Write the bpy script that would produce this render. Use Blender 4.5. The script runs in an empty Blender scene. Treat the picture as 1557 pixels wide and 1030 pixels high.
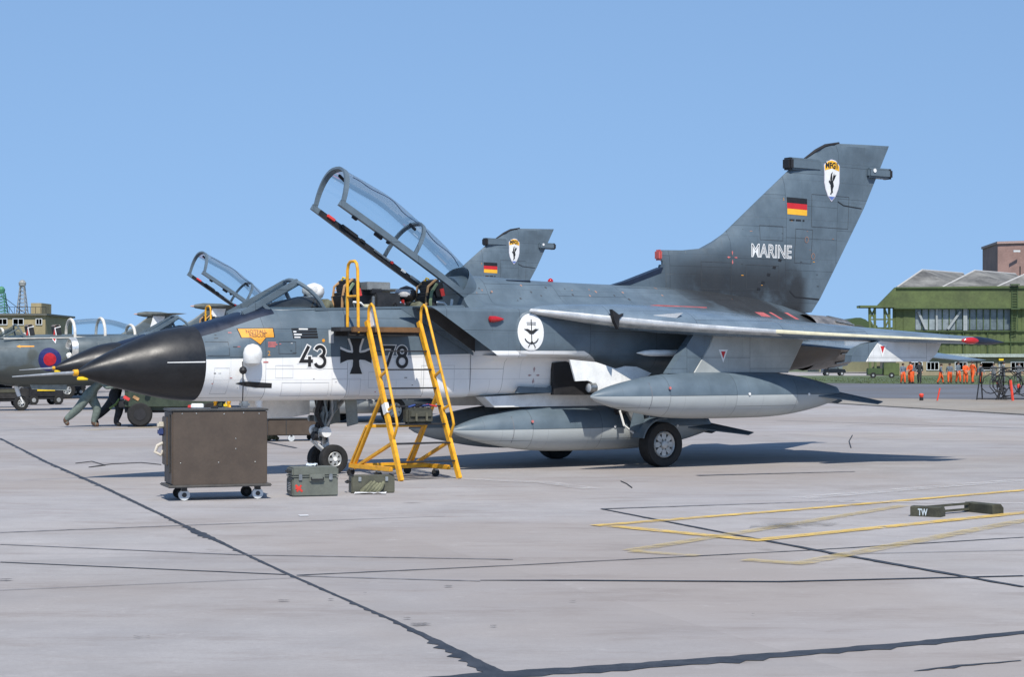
import bpy, bmesh, math, random
from mathutils import Vector, Matrix
from mathutils.bvhtree import BVHTree
random.seed(7)
R = math.radians
SC = bpy.context.scene
COL = SC.collection
# ---------------------------------------------------------------- camera, sky, sun, exposure
FPX, CAMH, HORZ, PW = 2755.0, 1.75, 551.4, 1557.0
cd = bpy.data.cameras.new('camera'); cam = bpy.data.objects.new('camera', cd); COL.objects.link(cam)
cam.location = (0, 0, CAMH); cam.rotation_euler = (R(90), 0, 0)
cd.sensor_width = 36; cd.lens = 36 * FPX / PW; cd.shift_y = (HORZ - 515) / PW
cd.clip_start = 0.1; cd.clip_end = 6000
SC.camera = cam
SUN_EL, SUN_AZ = R(52.5), R(172)           # azimuth clockwise from +Y (view direction): sun behind the camera
w = bpy.data.worlds.new('World'); SC.world = w; w.use_nodes = True
nt = w.node_tree; bg = nt.nodes['Background']
sky = nt.nodes.new('ShaderNodeTexSky'); sky.sky_type = 'NISHITA'; sky.sun_disc = False
sky.sun_elevation = SUN_EL; sky.sun_rotation = SUN_AZ
sky.altitude = 0; sky.air_density = 1.0; sky.dust_density = 0.0; sky.ozone_density = 4.5
# clear, even summer sky: the whole dome is read well above the hazy horizon band
stc = nt.nodes.new('ShaderNodeTexCoord'); sv1 = nt.nodes.new('ShaderNodeVectorMath'); sv1.operation = 'MULTIPLY_ADD'
sv1.inputs[1].default_value = (1, 1, .35); sv1.inputs[2].default_value = (0, 0, .19)
nt.links.new(stc.outputs['Generated'], sv1.inputs[0]); nt.links.new(sv1.outputs[0], sky.inputs['Vector'])
nt.links.new(sky.outputs[0], bg.inputs[0]); bg.inputs[1].default_value = 0.14
sd = bpy.data.lights.new('sun', 'SUN'); sd.energy = 5.0; sd.angle = R(0.53); sd.color = (1, .945, .86)
sun = bpy.data.objects.new('sun', sd); COL.objects.link(sun)
d = Vector((math.sin(SUN_AZ) * math.cos(SUN_EL), math.cos(SUN_AZ) * math.cos(SUN_EL), math.sin(SUN_EL)))
sun.rotation_euler = (-d).to_track_quat('-Z', 'Y').to_euler(); sun.location = (0, -20, 30)
vs = SC.view_settings; vs.view_transform = 'Standard'; vs.look = 'None'; vs.exposure = 0.0; vs.gamma = 1
vs.use_curve_mapping = False
SC.render.engine = 'CYCLES'
SC.cycles.transparent_max_bounces = 16

# ---------------------------------------------------------------- helpers: materials
def lin(c):
    return tuple(((x / 255) / 12.92 if x / 255 <= .04045 else ((x / 255 + .055) / 1.055) ** 2.4) for x in c)
def N(t, ty, **k):
    n = t.nodes.new(ty)
    for a, b in k.items():
        if a.startswith('i_'):
            key = a[2:]; key = int(key) if key.isdigit() else key.replace('_', ' ')
            n.inputs[key].default_value = b
        else: setattr(n, a, b)
    return n
def math_n(t, op, a, b=None, c=None):
    n = t.nodes.new('ShaderNodeMath'); n.operation = op
    for i, x in enumerate((a, b, c)):
        if x is None: continue
        if isinstance(x, (int, float)): n.inputs[i].default_value = x
        else: t.links.new(x, n.inputs[i])
    return n.outputs[0]
def mix_n(t, fac, a, b):
    n = t.nodes.new('ShaderNodeMix'); n.data_type = 'RGBA'
    for i, x in ((0, fac), (6, a), (7, b)):
        if isinstance(x, (int, float)): n.inputs[i].default_value = x
        elif isinstance(x, tuple): n.inputs[i].default_value = (*x[:3], 1)
        else: t.links.new(x, n.inputs[i])
    return n.outputs[2]
def noise_n(t, vec, scale, detail=5, rough=.6):
    n = N(t, 'ShaderNodeTexNoise'); n.inputs['Scale'].default_value = scale; n.inputs['Detail'].default_value = detail
    n.inputs['Roughness'].default_value = rough; t.links.new(vec, n.inputs['Vector']); return n.outputs[0]
def ramp_n(t, val, a, b, lo=0., hi=1.):
    n = N(t, 'ShaderNodeMapRange', interpolation_type='SMOOTHSTEP'); t.links.new(val, n.inputs[0])
    for i, x in enumerate((a, b, lo, hi)): n.inputs[i + 1].default_value = x
    return n.outputs[0]
MATS = {}
def mat(name, col, rough=.5, metal=0., var=.16, scale=6., bump=.04, dirt=0., dirtcol=(.03, .028, .025), spec=.5, coat=0.):
    """plain surface with grain, patches of wear and fine relief"""
    if name in MATS: return MATS[name]
    m = bpy.data.materials.new(name); m.use_nodes = True; t = m.node_tree; b = t.nodes['Principled BSDF']
    tc = N(t, 'ShaderNodeTexCoord').outputs['Object']
    n1 = noise_n(t, tc, scale, 6); n2 = noise_n(t, tc, scale * 9, 3)
    f = math_n(t, 'ADD', math_n(t, 'MULTIPLY', n1, .7), math_n(t, 'MULTIPLY', n2, .3))
    lo = tuple(max(0, c * (1 - var * 1.6)) for c in col); hi = tuple(min(1, c * (1 + var * 1.3)) for c in col)
    c = mix_n(t, ramp_n(t, f, .3, .7), lo, hi)
    if dirt > 0: c = mix_n(t, ramp_n(t, noise_n(t, tc, scale * .6, 8, .7), .55, .75, 0, dirt), c, dirtcol)
    t.links.new(c, b.inputs['Base Color'])
    b.inputs['Metallic'].default_value = metal; b.inputs['Specular IOR Level'].default_value = spec
    t.links.new(ramp_n(t, n1, .2, .8, max(0, rough - .1), min(1, rough + .1)), b.inputs['Roughness'])
    if coat: b.inputs['Coat Weight'].default_value = coat; b.inputs['Coat Roughness'].default_value = .1
    if bump:
        bp = N(t, 'ShaderNodeBump'); bp.inputs['Strength'].default_value = bump; bp.inputs['Distance'].default_value = .02
        t.links.new(n2, bp.inputs['Height']); t.links.new(bp.outputs[0], b.inputs['Normal'])
    MATS[name] = m; return m
def glass(name, tint=(.92, .95, .96), refl=.08, rough=.02):
    m = bpy.data.materials.new(name); m.use_nodes = True; t = m.node_tree; t.nodes.remove(t.nodes['Principled BSDF'])
    tr = N(t, 'ShaderNodeBsdfTransparent'); tr.inputs[0].default_value = (*tint, 1)
    gl = N(t, 'ShaderNodeBsdfGlossy'); gl.inputs['Roughness'].default_value = rough
    lw = N(t, 'ShaderNodeLayerWeight'); lw.inputs[0].default_value = .35
    fac = math_n(t, 'ADD', math_n(t, 'MULTIPLY', lw.outputs['Fresnel'], .45), refl * .2)
    ms = N(t, 'ShaderNodeMixShader'); t.links.new(fac, ms.inputs[0]); t.links.new(tr.outputs[0], ms.inputs[1]); t.links.new(gl.outputs[0], ms.inputs[2])
    t.links.new(ms.outputs[0], t.nodes['Material Output'].inputs[0]); MATS[name] = m; return m
def jet_paint(name, top, bot, za, zb, xwhite=99., soot=False, rough=.42):
    """two-tone aircraft paint: split on the height za + zb*station, panel joints, streaks and soot by the fin root"""
    m = bpy.data.materials.new(name); m.use_nodes = True; t = m.node_tree; b = t.nodes['Principled BSDF']
    tc = N(t, 'ShaderNodeTexCoord').outputs['Object']
    sp = N(t, 'ShaderNodeSeparateXYZ'); t.links.new(tc, sp.inputs[0]); x, y, z = sp.outputs
    n1 = noise_n(t, tc, 2.2, 7, .62); n2 = noise_n(t, tc, 30, 3)
    mp = N(t, 'ShaderNodeMapping'); mp.inputs['Scale'].default_value = (4, 4, .8); t.links.new(tc, mp.inputs[0])
    n3 = noise_n(t, mp.outputs[0], 2.0, 6, .7)
    ln = math_n(t, 'MULTIPLY_ADD', x, zb, za)
    up = ramp_n(t, math_n(t, 'SUBTRACT', z, ln), -.004, .004)
    up = math_n(t, 'MAXIMUM', up, ramp_n(t, math_n(t, 'ADD', x, math_n(t, 'MULTIPLY', z, 2.2)), xwhite, xwhite + .02))
    topc = mix_n(t, ramp_n(t, n1, .3, .72), tuple(c * .86 for c in top), tuple(c * 1.16 for c in top))
    botc = mix_n(t, ramp_n(t, n1, .4, .8), bot, tuple(c * .90 for c in bot))
    c = mix_n(t, up, botc, topc)
    # fine rain streaks and grime
    c = mix_n(t, ramp_n(t, n3, .6, .85, 0, .10), c, (.08, .075, .07))
    # panel joints
    cm = N(t, 'ShaderNodeCombineXYZ'); t.links.new(x, cm.inputs[0]); t.links.new(z, cm.inputs[1])
    br = N(t, 'ShaderNodeTexBrick'); br.inputs['Scale'].default_value = 1.0; br.inputs['Mortar Size'].default_value = .0045
    br.inputs['Brick Width'].default_value = .83; br.inputs['Row Height'].default_value = .37; br.inputs['Mortar Smooth'].default_value = .1
    br.offset = .37; t.links.new(cm.outputs[0], br.inputs[0])
    c = mix_n(t, math_n(t, 'MULTIPLY', br.outputs['Fac'], .18), c, (.03, .03, .03))
    cm2 = N(t, 'ShaderNodeCombineXYZ'); t.links.new(z, cm2.inputs[0]); t.links.new(x, cm2.inputs[1])
    b2 = N(t, 'ShaderNodeTexBrick'); b2.inputs['Scale'].default_value = 1.; b2.inputs['Mortar Size'].default_value = .004; b2.inputs['Brick Width'].default_value = .61; b2.inputs['Row Height'].default_value = 1.37; b2.offset = .3
    b2.inputs['Color1'].default_value = (.44, .44, .44, 1); b2.inputs['Color2'].default_value = (.56, .56, .56, 1); t.links.new(cm2.outputs[0], b2.inputs[0])
    c = mix_n(t, math_n(t, 'MULTIPLY', b2.outputs['Fac'], .2), c, (.03, .03, .03))
    hs = N(t, 'ShaderNodeHueSaturation'); t.links.new(c, hs.inputs['Color']); t.links.new(math_n(t, 'ADD', b2.outputs['Color'], .5), hs.inputs['Value']); c = hs.outputs[0]
    if soot:
        mx = math_n(t, 'MULTIPLY', ramp_n(t, x, 10.2, 11.6), ramp_n(t, x, 14.4, 14.1))
        mz = math_n(t, 'MULTIPLY', ramp_n(t, z, 4.15, 3.2), 1.)
        s = math_n(t, 'MULTIPLY', math_n(t, 'MULTIPLY', mx, mz), ramp_n(t, noise_n(t, tc, 1.1, 5, .6), .28, .52))
        c = mix_n(t, math_n(t, 'MULTIPLY', s, .9), c, (.022, .021, .021))
        und = math_n(t, 'MULTIPLY', ramp_n(t, x, 12.6, 12.9), ramp_n(t, z, 2.2, 1.9))
        c = mix_n(t, math_n(t, 'MULTIPLY', und, ramp_n(t, n1, .25, .6, .35, .9)), c, (.16, .135, .11))
    t.links.new(c, b.inputs['Base Color'])
    t.links.new(ramp_n(t, n1, .25, .75, rough - .1, rough + .12), b.inputs['Roughness']); b.inputs['Specular IOR Level'].default_value = .45
    bp = N(t, 'ShaderNodeBump'); bp.inputs['Strength'].default_value = .35; bp.inputs['Distance'].default_value = .012
    hh = math_n(t, 'ADD', math_n(t, 'MULTIPLY', n1, .9), math_n(t, 'MULTIPLY', n2, .12))
    hh = math_n(t, 'SUBTRACT', hh, math_n(t, 'MULTIPLY', br.outputs['Fac'], .35))
    t.links.new(hh, bp.inputs['Height']); t.links.new(bp.outputs[0], b.inputs['Normal'])
    MATS[name] = m; return m

# ---------------------------------------------------------------- helpers: meshes
class MB:
    def __init__(s): s.v = []; s.f = []; s.m = []
    def add(s, vs, fs, mi=0):
        o = len(s.v); s.v += [tuple(p) for p in vs]; s.f += [tuple(i + o for i in f) for f in fs]
        s.m += list(mi) if isinstance(mi, (list, tuple)) else [mi] * len(fs); return s
    def box(s, c, size, rot=None, bev=0., mi=0):
        bm = bmesh.new(); bmesh.ops.create_cube(bm, size=1)
        for v in bm.verts: v.co = Vector((v.co.x * size[0], v.co.y * size[1], v.co.z * size[2]))
        if bev: bmesh.ops.bevel(bm, geom=bm.edges[:], offset=bev, segments=2, affect='EDGES', clamp_overlap=True)
        M_ = Matrix.Translation(Vector(c)) @ (rot.to_4x4() if rot else Matrix.Identity(4))
        bm.transform(M_); bm.verts.ensure_lookup_table()
        s.add([v.co[:] for v in bm.verts], [[v.index for v in f.verts] for f in bm.faces], mi); bm.free(); return s
    def bar(s, p0, p1, w_, h_, up=(0, 0, 1), bev=0., mi=0):
        p0 = Vector(p0); p1 = Vector(p1); dx = (p1 - p0); l = dx.length; dx.normalize()
        u = Vector(up); sd_ = u.cross(dx)
        if sd_.length < 1e-4: sd_ = Vector((0, 1, 0)).cross(dx)
        sd_.normalize(); u = dx.cross(sd_)
        rot = Matrix((dx, sd_, u)).transposed()
        return s.box((p0 + p1) / 2, (l, w_, h_), rot, bev, mi)
    def tube(s, pts, r, n=8, cap=True, closed=False, mi=0):
        pts = [Vector(p) for p in pts]; k = len(pts); rs = r if isinstance(r, (list, tuple)) else [r] * k
        tang = []
        for i in range(k):
            a = pts[(i - 1) % k] if (closed or i > 0) else pts[i]; b = pts[(i + 1) % k] if (closed or i < k - 1) else pts[i]
            tang.append((b - a).normalized())
        up = Vector((0, 0, 1)) if abs(tang[0].z) < .9 else Vector((1, 0, 0))
        nrm = (up - tang[0] * up.dot(tang[0])).normalized(); vs = []
        for i in range(k):
            nrm = (nrm - tang[i] * nrm.dot(tang[i])).normalized(); bi = tang[i].cross(nrm)
            for j in range(n):
                a = 2 * math.pi * j / n; vs.append(pts[i] + (nrm * math.cos(a) + bi * math.sin(a)) * rs[i])
        fs = [(i * n + j, i * n + (j + 1) % n, ((i + 1) % k) * n + (j + 1) % n, ((i + 1) % k) * n + j) for i in range(k if closed else k - 1) for j in range(n)]
        if cap and not closed: fs += [tuple(range(n))[::-1], tuple((k - 1) * n + j for j in range(n))]
        return s.add(vs, fs, mi)
    def loft(s, rings, cap0=True, cap1=True, closed=True, mi=0):
        n = len(rings[0]); vs = [p for r_ in rings for p in r_]; k = len(rings)
        fs = [(i * n + j, i * n + (j + 1) % n, (i + 1) * n + (j + 1) % n, (i + 1) * n + j) for i in range(k - 1) for j in range(n if closed else n - 1)]
        if cap0: fs.append(tuple(range(n))[::-1])
        if cap1: fs.append(tuple((k - 1) * n + j for j in range(n)))
        return s.add(vs, fs, mi)
    def lathe(s, prof, c=(0, 0, 0), axis='x', n=24, cap=True, mi=0, arc=None):
        rings = []
        for a, r_ in prof:
            ring = []
            for j in range(n):
                q = 2 * math.pi * j / n; u, v = max(r_, 1e-4) * math.cos(q), max(r_, 1e-4) * math.sin(q)
                p = {'x': (a, u, v), 'y': (u, a, v), 'z': (u, v, a)}[axis]
                ring.append((p[0] + c[0], p[1] + c[1], p[2] + c[2]))
            rings.append(ring)
        return s.loft(rings, cap, cap, True, mi)
    def prism(s, poly, fn, h0, h1, mi=0):
        """poly in 2D, fn(a,b,h)->3D; extruded between h0 and h1"""
        n = len(poly); vs = [fn(a, b, h0) for a, b in poly] + [fn(a, b, h1) for a, b in poly]
        fs = [tuple(range(n))[::-1], tuple(range(n, 2 * n))] + [(i, (i + 1) % n, n + (i + 1) % n, n + i) for i in range(n)]
        return s.add(vs, fs, mi)
    def build(s, name, mats, parent=None, smooth=35, flip=False, normals=True, off=(0, 0, 0)):
        me = bpy.data.meshes.new(name); sg = -1 if flip else 1
        me.from_pydata([(p[0] - off[0], sg * (p[1] - off[1]), p[2] - off[2]) for p in s.v], [], s.f)
        for m_ in (mats if isinstance(mats, (list, tuple)) else [mats]): me.materials.append(m_)
        me.polygons.foreach_set('material_index', s.m)
        if normals:
            bm = bmesh.new(); bm.from_mesh(me); bmesh.ops.recalc_face_normals(bm, faces=bm.faces[:]); bm.to_mesh(me); bm.free()
        if smooth:
            me.shade_smooth(); me.set_sharp_from_angle(angle=R(smooth))
        me.update(); o = bpy.data.objects.new(name, me); COL.objects.link(o)
        if parent: o.parent = parent
        return o
def tag(o, label=None, cat=None, group=None, kind=None):
    if label: o['label'] = label
    if cat: o['category'] = cat
    if group: o['group'] = group
    if kind: o['kind'] = kind
    return o
def thing(name, loc, rz, label, cat, group=None):
    o = bpy.data.objects.new(name, None); o.empty_display_size = .3; COL.objects.link(o)
    o.location = loc; o.rotation_euler = (0, 0, rz); return tag(o, label, cat, group)
def copy_tree(o, parent=None):
    c = o.copy(); COL.objects.link(c); c.parent = parent
    for ch in list(o.children): copy_tree(ch, c)
    return c
def chaikin(p, it=2):
    for _ in range(it):
        q = [p[0]]
        for a, b in zip(p, p[1:]):
            q.append(tuple(.75 * x + .25 * y for x, y in zip(a, b))); q.append(tuple(.25 * x + .75 * y for x, y in zip(a, b)))
        q.append(p[-1]); p = q
    return p
def resample(p, n):
    d = [0]
    for a, b in zip(p, p[1:]): d.append(d[-1] + math.dist(a, b))
    out = []; j = 0
    for i in range(n):
        s_ = d[-1] * i / (n - 1)
        while j < len(d) - 2 and d[j + 1] < s_: j += 1
        k = (s_ - d[j]) / max(1e-9, d[j + 1] - d[j]); out.append(tuple(x + (y - x) * k for x, y in zip(p[j], p[j + 1])))
    return out
def lerp(a, b, k): return a + (b - a) * k
def interp(tab, x):
    """smooth interpolation in a table [(x, v...)]"""
    if x <= tab[0][0]: return tab[0][1:]
    for i, (a, b) in enumerate(zip(tab, tab[1:])):
        if x <= b[0]:
            k = (x - a[0]) / (b[0] - a[0]); p = tab[i - 1] if i else a; q = tab[i + 2] if i + 2 < len(tab) else b
            out = []
            for c in range(1, len(a)):
                h = b[0] - a[0]
                m0 = (b[c] - p[c]) / max(1e-6, b[0] - p[0]) * h; m1 = (q[c] - a[c]) / max(1e-6, q[0] - a[0]) * h
                out.append((2*k**3-3*k**2+1)*a[c] + (k**3-2*k**2+k)*m0 + (-2*k**3+3*k**2)*b[c] + (k**3-k**2)*m1)
            return tuple(out)
    return tab[-1][1:]
def arc(cx_, cy_, r_, a0, a1, n=14, ry=None):
    return [(cx_ + r_ * math.cos(R(lerp(a0, a1, i / n))), cy_ + (ry or r_) * math.sin(R(lerp(a0, a1, i / n)))) for i in range(n + 1)]
def ribbon(pl, w_, closed=False, ext=0.):
    """2D stroke outline -> list of quads (as one welded strip)"""
    n = len(pl); L_, R_ = [], []
    for i in range(n):
        a = pl[(i - 1) % n] if (closed or i > 0) else None; b = pl[(i + 1) % n] if (closed or i < n - 1) else None; p = pl[i]
        d1 = Vector((p[0] - a[0], p[1] - a[1])).normalized() if a else None; d2 = Vector((b[0] - p[0], b[1] - p[1])).normalized() if b else None
        if d1 is None: d1 = d2; p = (p[0] - d2.x * ext, p[1] - d2.y * ext)
        if d2 is None: d2 = d1; p = (p[0] + d1.x * ext, p[1] + d1.y * ext)
        n1 = Vector((-d1.y, d1.x)); n2 = Vector((-d2.y, d2.x)); m_ = (n1 + n2)
        m_ = m_ / max(.35, m_.dot(n1)) if m_.length > 1e-6 else n1
        L_.append((p[0] + m_.x * w_ / 2, p[1] + m_.y * w_ / 2)); R_.append((p[0] - m_.x * w_ / 2, p[1] - m_.y * w_ / 2))
    return [[L_[i], R_[i], R_[(i + 1) % n], L_[(i + 1) % n]] for i in range(n if closed else n - 1)]
def text2d(txt, size, offset=0., sx=1.):
    """flat outline of a word as 2D triangles, baseline-left at the origin"""
    cu = bpy.data.curves.new('t', 'FONT'); cu.body = txt; cu.size = size; cu.offset = offset; cu.resolution_u = 3; cu.fill_mode = 'FRONT'
    o = bpy.data.objects.new('t', cu); COL.objects.link(o); dg = bpy.context.evaluated_depsgraph_get()
    me = bpy.data.meshes.new_from_object(o.evaluated_get(dg))
    out = [[(me.vertices[i].co.x * sx, me.vertices[i].co.y) for i in p.vertices] for p in me.polygons]
    bpy.data.objects.remove(o); bpy.data.curves.remove(cu); bpy.data.meshes.remove(me); return out
def place2d(polys, x, y, s=1., flipx=False, rot=0.):
    c, s_ = math.cos(rot), math.sin(rot)
    return [[(x + s * ((-a if flipx else a) * c - b * s_), y + s * ((-a if flipx else a) * s_ + b * c)) for a, b in p] for p in polys]
def skin_mesh(name, J, bones, mats, matfn, root=None, sub=1):
    """continuous body: joints {name:(x,y,z,radius)}, bones, grown with a Skin modifier and turned to a plain mesh"""
    keys = list(J); me = bpy.data.meshes.new(name); me.from_pydata([J[k][:3] for k in keys], [(keys.index(a), keys.index(b)) for a, b in bones], [])
    o = bpy.data.objects.new(name, me); COL.objects.link(o)
    sk = o.modifiers.new('s', 'SKIN'); sk.use_smooth_shade = True
    lay = me.skin_vertices[0].data if me.skin_vertices else None
    if lay is None:
        bm = bmesh.new(); bm.from_mesh(me); bm.verts.layers.skin.verify(); bm.to_mesh(me); bm.free(); lay = me.skin_vertices[0].data
    for i, k in enumerate(keys):
        r_ = J[k][3]; lay[i].radius = (r_, r_) if not isinstance(r_, tuple) else r_; lay[i].use_root = (k == (root or keys[0]))
    ss = o.modifiers.new('u', 'SUBSURF'); ss.levels = sub; ss.render_levels = sub
    dg = bpy.context.evaluated_depsgraph_get(); m2 = bpy.data.meshes.new_from_object(o.evaluated_get(dg)); bpy.data.objects.remove(o)
    m2.name = name; m2.materials.clear()
    for m_ in mats: m2.materials.append(m_)
    for p in m2.polygons: p.material_index = matfn(p.center)
    m2.shade_smooth(); return m2

# ---------------------------------------------------------------- the aircraft line: stations along a common heading
ALPHA = R(33.79); AX = Vector((math.cos(ALPHA), math.sin(ALPHA), 0)); LX = Vector((math.sin(ALPHA), -math.cos(ALPHA), 0))
ORG = Vector((1.643, 31.625, 0)) - AX * 9.6
def jw(t_, y_, z_=0.): return ORG + AX * t_ + LX * y_ + Vector((0, 0, z_))   # station, metres to port, height -> world
# ================================================================ GROUND
def gp(u, v):                       # where a sight line of the survey meets the flat ground
    z_ = FPX * CAMH / (v - HORZ); return ((u - 778.5) / FPX * z_, z_)
def concrete(name, base, scale=1., stain=.5):
    m = bpy.data.materials.new(name); m.use_nodes = True; t = m.node_tree; b = t.nodes['Principled BSDF']
    tc = N(t, 'ShaderNodeTexCoord').outputs['Object']
    big = noise_n(t, tc, .12 * scale, 6, .6); mid = noise_n(t, tc, .9 * scale, 8, .68); fine = noise_n(t, tc, 28, 4, .7); grit = noise_n(t, tc, 140, 2, .6)
    mp = N(t, 'ShaderNodeMapping'); mp.inputs['Rotation'].default_value = (0, 0, -.25); mp.inputs['Scale'].default_value = (.25, 1.6, 1); t.links.new(tc, mp.inputs[0])
    strk = noise_n(t, mp.outputs[0], .8, 7, .65)
    c = mix_n(t, ramp_n(t, mid, .32, .7), tuple(x * .86 for x in base), tuple(x * 1.1 for x in base))
    c = mix_n(t, ramp_n(t, big, .4, .66, 0, .42), c, (base[0] * .80, base[1] * .82, base[2] * .9))
    c = mix_n(t, ramp_n(t, strk, .5, .78, 0, stain), c, (base[0] * .66, base[1] * .63, base[2] * .64))
    c = mix_n(t, ramp_n(t, strk, .42, .2, 0, .4), c, tuple(min(1, x * 1.2) for x in base))
    c = mix_n(t, ramp_n(t, fine, .35, .75, 0, .38), c, tuple(x * .7 for x in base))
    c = mix_n(t, ramp_n(t, grit, .3, .72, .0, .34), c, tuple(x * .6 for x in base))
    vo = N(t, 'ShaderNodeTexVoronoi'); vo.inputs['Scale'].default_value = .55; t.links.new(tc, vo.inputs['Vector'])
    sp_ = math_n(t, 'MULTIPLY', ramp_n(t, vo.outputs['Distance'], .11, .03), ramp_n(t, noise_n(t, tc, 2.1, 3), .45, .6))
    c = mix_n(t, math_n(t, 'MULTIPLY', sp_, .6), c, (.09, .085, .08))
    m2 = N(t, 'ShaderNodeMapping'); m2.inputs['Rotation'].default_value = (0, 0, R(69.4)); m2.inputs['Location'].default_value = (1.3, 2.2, 0); t.links.new(tc, m2.inputs[0])
    sl = N(t, 'ShaderNodeTexBrick'); sl.inputs['Scale'].default_value = 1.; sl.inputs['Brick Width'].default_value = 7.6; sl.inputs['Row Height'].default_value = 7.6; sl.inputs['Mortar Size'].default_value = .0; sl.offset = 0
    sl.inputs['Color1'].default_value = (.42, .42, .42, 1); sl.inputs['Color2'].default_value = (.55, .55, .55, 1); t.links.new(m2.outputs[0], sl.inputs[0])
    hs = N(t, 'ShaderNodeHueSaturation'); t.links.new(c, hs.inputs['Color']); t.links.new(math_n(t, 'ADD', sl.outputs['Color'], .5), hs.inputs['Value']); c = hs.outputs[0]
    blot = ramp_n(t, noise_n(t, tc, .45, 9, .72), .56, .72, 0, .45); c = mix_n(t, blot, c, (base[0] * .55, base[1] * .53, base[2] * .52))
    mp3 = N(t, 'ShaderNodeMapping'); mp3.inputs['Rotation'].default_value = (0, 0, R(-33)); mp3.inputs['Scale'].default_value = (.05, 2.2, 1); t.links.new(tc, mp3.inputs[0])
    tyre = ramp_n(t, noise_n(t, mp3.outputs[0], 1.0, 4, .5), .60, .70, 0, .30); c = mix_n(t, tyre, c, (base[0] * .6, base[1] * .6, base[2] * .62))
    wide = noise_n(t, tc, .10, 5, .55); c = mix_n(t, ramp_n(t, wide, .42, .60, 0, .75), c, (base[0] * .76, base[1] * .70, base[2] * .65))
    mp4 = N(t, 'ShaderNodeMapping'); mp4.inputs['Scale'].default_value = (.35, 1.1, 1); mp4.inputs['Rotation'].default_value = (0, 0, R(12)); t.links.new(tc, mp4.inputs[0])
    c = mix_n(t, ramp_n(t, noise_n(t, mp4.outputs[0], 1.3, 10, .78), .47, .68, 0, .62), c, (base[0] * .58, base[1] * .53, base[2] * .50))
    c = mix_n(t, ramp_n(t, noise_n(t, tc, 5.5, 8, .8), .56, .72, 0, .35), c, (base[0] * .62, base[1] * .6, base[2] * .6))
    c = mix_n(t, ramp_n(t, noise_n(t, tc, 3.1, 9, .8), .44, .28, 0, .4), c, tuple(min(1, x * 1.25) for x in base))
    t.links.new(c, b.inputs['Base Color']); b.inputs['Roughness'].default_value = .88; b.inputs['Specular IOR Level'].default_value = .3
    bp = N(t, 'ShaderNodeBump'); bp.inputs['Strength'].default_value = .35; bp.inputs['Distance'].default_value = .01
    t.links.new(math_n(t, 'ADD', math_n(t, 'MULTIPLY', fine, .5), math_n(t, 'MULTIPLY', mid, .6)), bp.inputs['Height']); t.links.new(bp.outputs[0], b.inputs['Normal'])
    MATS[name] = m; return m
def sheet(name, poly, z_, m, parent=None, kind=None, thick=0.):
    mb = MB()
    if thick: mb.prism(poly, lambda a, b, h: (a, b, h), z_ - thick, z_)
    else: mb.add([(a, b, z_) for a, b in poly], [tuple(range(len(poly)))])
    o = mb.build(name, m, parent, smooth=0, normals=bool(thick))
    if not thick and o.data.polygons[0].normal.z < 0: o.data.flip_normals()
    return tag(o, kind=kind)
CONC = concrete('apron concrete', (.398, .376, .364))
CONC2 = concrete('pale concrete', (.44, .42, .405), 2.)
SHOULDER = concrete('brown shoulder', (.35, .315, .265), 3.)
ASPH = concrete('asphalt', (.165, .175, .195), 1.5, .3)
grassm = mat('grass', (.085, .115, .045), .95, var=.35, scale=.25, bump=.3)
tarm = mat('tar', (.035, .04, .05), .7, var=.3, scale=5, bump=.1)
tarfaint = mat('worn tar', (.14, .14, .155), .8, var=.3, scale=9)
def worn(name, col, hole, keep=0.):
    m = mat(name, col, .75, var=.12, scale=3); t = m.node_tree; b = t.nodes['Principled BSDF']
    tc = N(t, 'ShaderNodeTexCoord').outputs['Object']
    tr = N(t, 'ShaderNodeBsdfTransparent'); ms = N(t, 'ShaderNodeMixShader')
    f = ramp_n(t, noise_n(t, tc, 5, 9, .75), hole - .18, hole + .14, keep, 1.)
    t.links.new(f, ms.inputs[0]); t.links.new(b.outputs[0], ms.inputs[1]); t.links.new(tr.outputs[0], ms.inputs[2])
    t.links.new(ms.outputs[0], t.nodes['Material Output'].inputs[0]); return m
yel = worn('yellow road paint', (.70, .47, .11), .58, .12); yelf = worn('faded yellow paint', (.55, .42, .17), .56, .42); whitef = worn('faded white paint', (.62, .60, .58), .5, .5)
sheet('ground', [(-3000, -500), (3000, -500), (3000, 5000), (-3000, 5000)], -.03, mat('far field', (.10, .125, .06), .95, var=.3, scale=.02), kind='structure')
apron = sheet('apron', [(-400, -60), (39, -60), (16.9, 59.8), (13.6, 79), (14, 88), (24, 210), (-400, 210)], .0, CONC, kind='structure')
sheet('shoulder', [(13.6, 76.5), (16.9, 59.8), (39, -60), (200, -60), (200, 62), (60, 73), (23.2, 82.3), (16.3, 86.7), (13.2, 84)], .045, SHOULDER, kind='structure', thick=.09)
sheet('service_road', [(14.6, 87.7), (16.6, 86.9), (23.5, 82.4), (60, 73.2), (260, 40), (260, 139), (39.4, 140), (28.9, 150), (21, 160)], .0, ASPH, kind='structure')
sheet('grass_verge', [(23, 158), (29.2, 150.3), (39.6, 140.3), (260, 139.4), (400, 232), (40, 236), (25, 236)], .012, grassm, kind='structure')
sheet('taxiway', [(-10, 238), (400, 238), (400, 330), (-10, 330)], .0, CONC2, kind='structure')
# blades of grass on the verge, one mass
gm = MB()
for i in range(9000):
    y0 = 141 + 60 * random.random() ** 1.6; x0 = random.uniform(29 if y0 > 151 else 40, 95)
    h_ = random.uniform(.05, .16); a = random.uniform(0, 6.28); dx, dy = .05 * math.cos(a), .05 * math.sin(a)
    gm.add([(x0 - dx, y0 - dy, .01), (x0 + dx, y0 + dy, .01), (x0 + random.uniform(-.06, .06), y0, h_)], [(0, 1, 2)])
tag(gm.build('grass', grassm, smooth=0, normals=False), 'short mown green grass on the verge beyond the service road', 'grass', kind='stuff')

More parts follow.
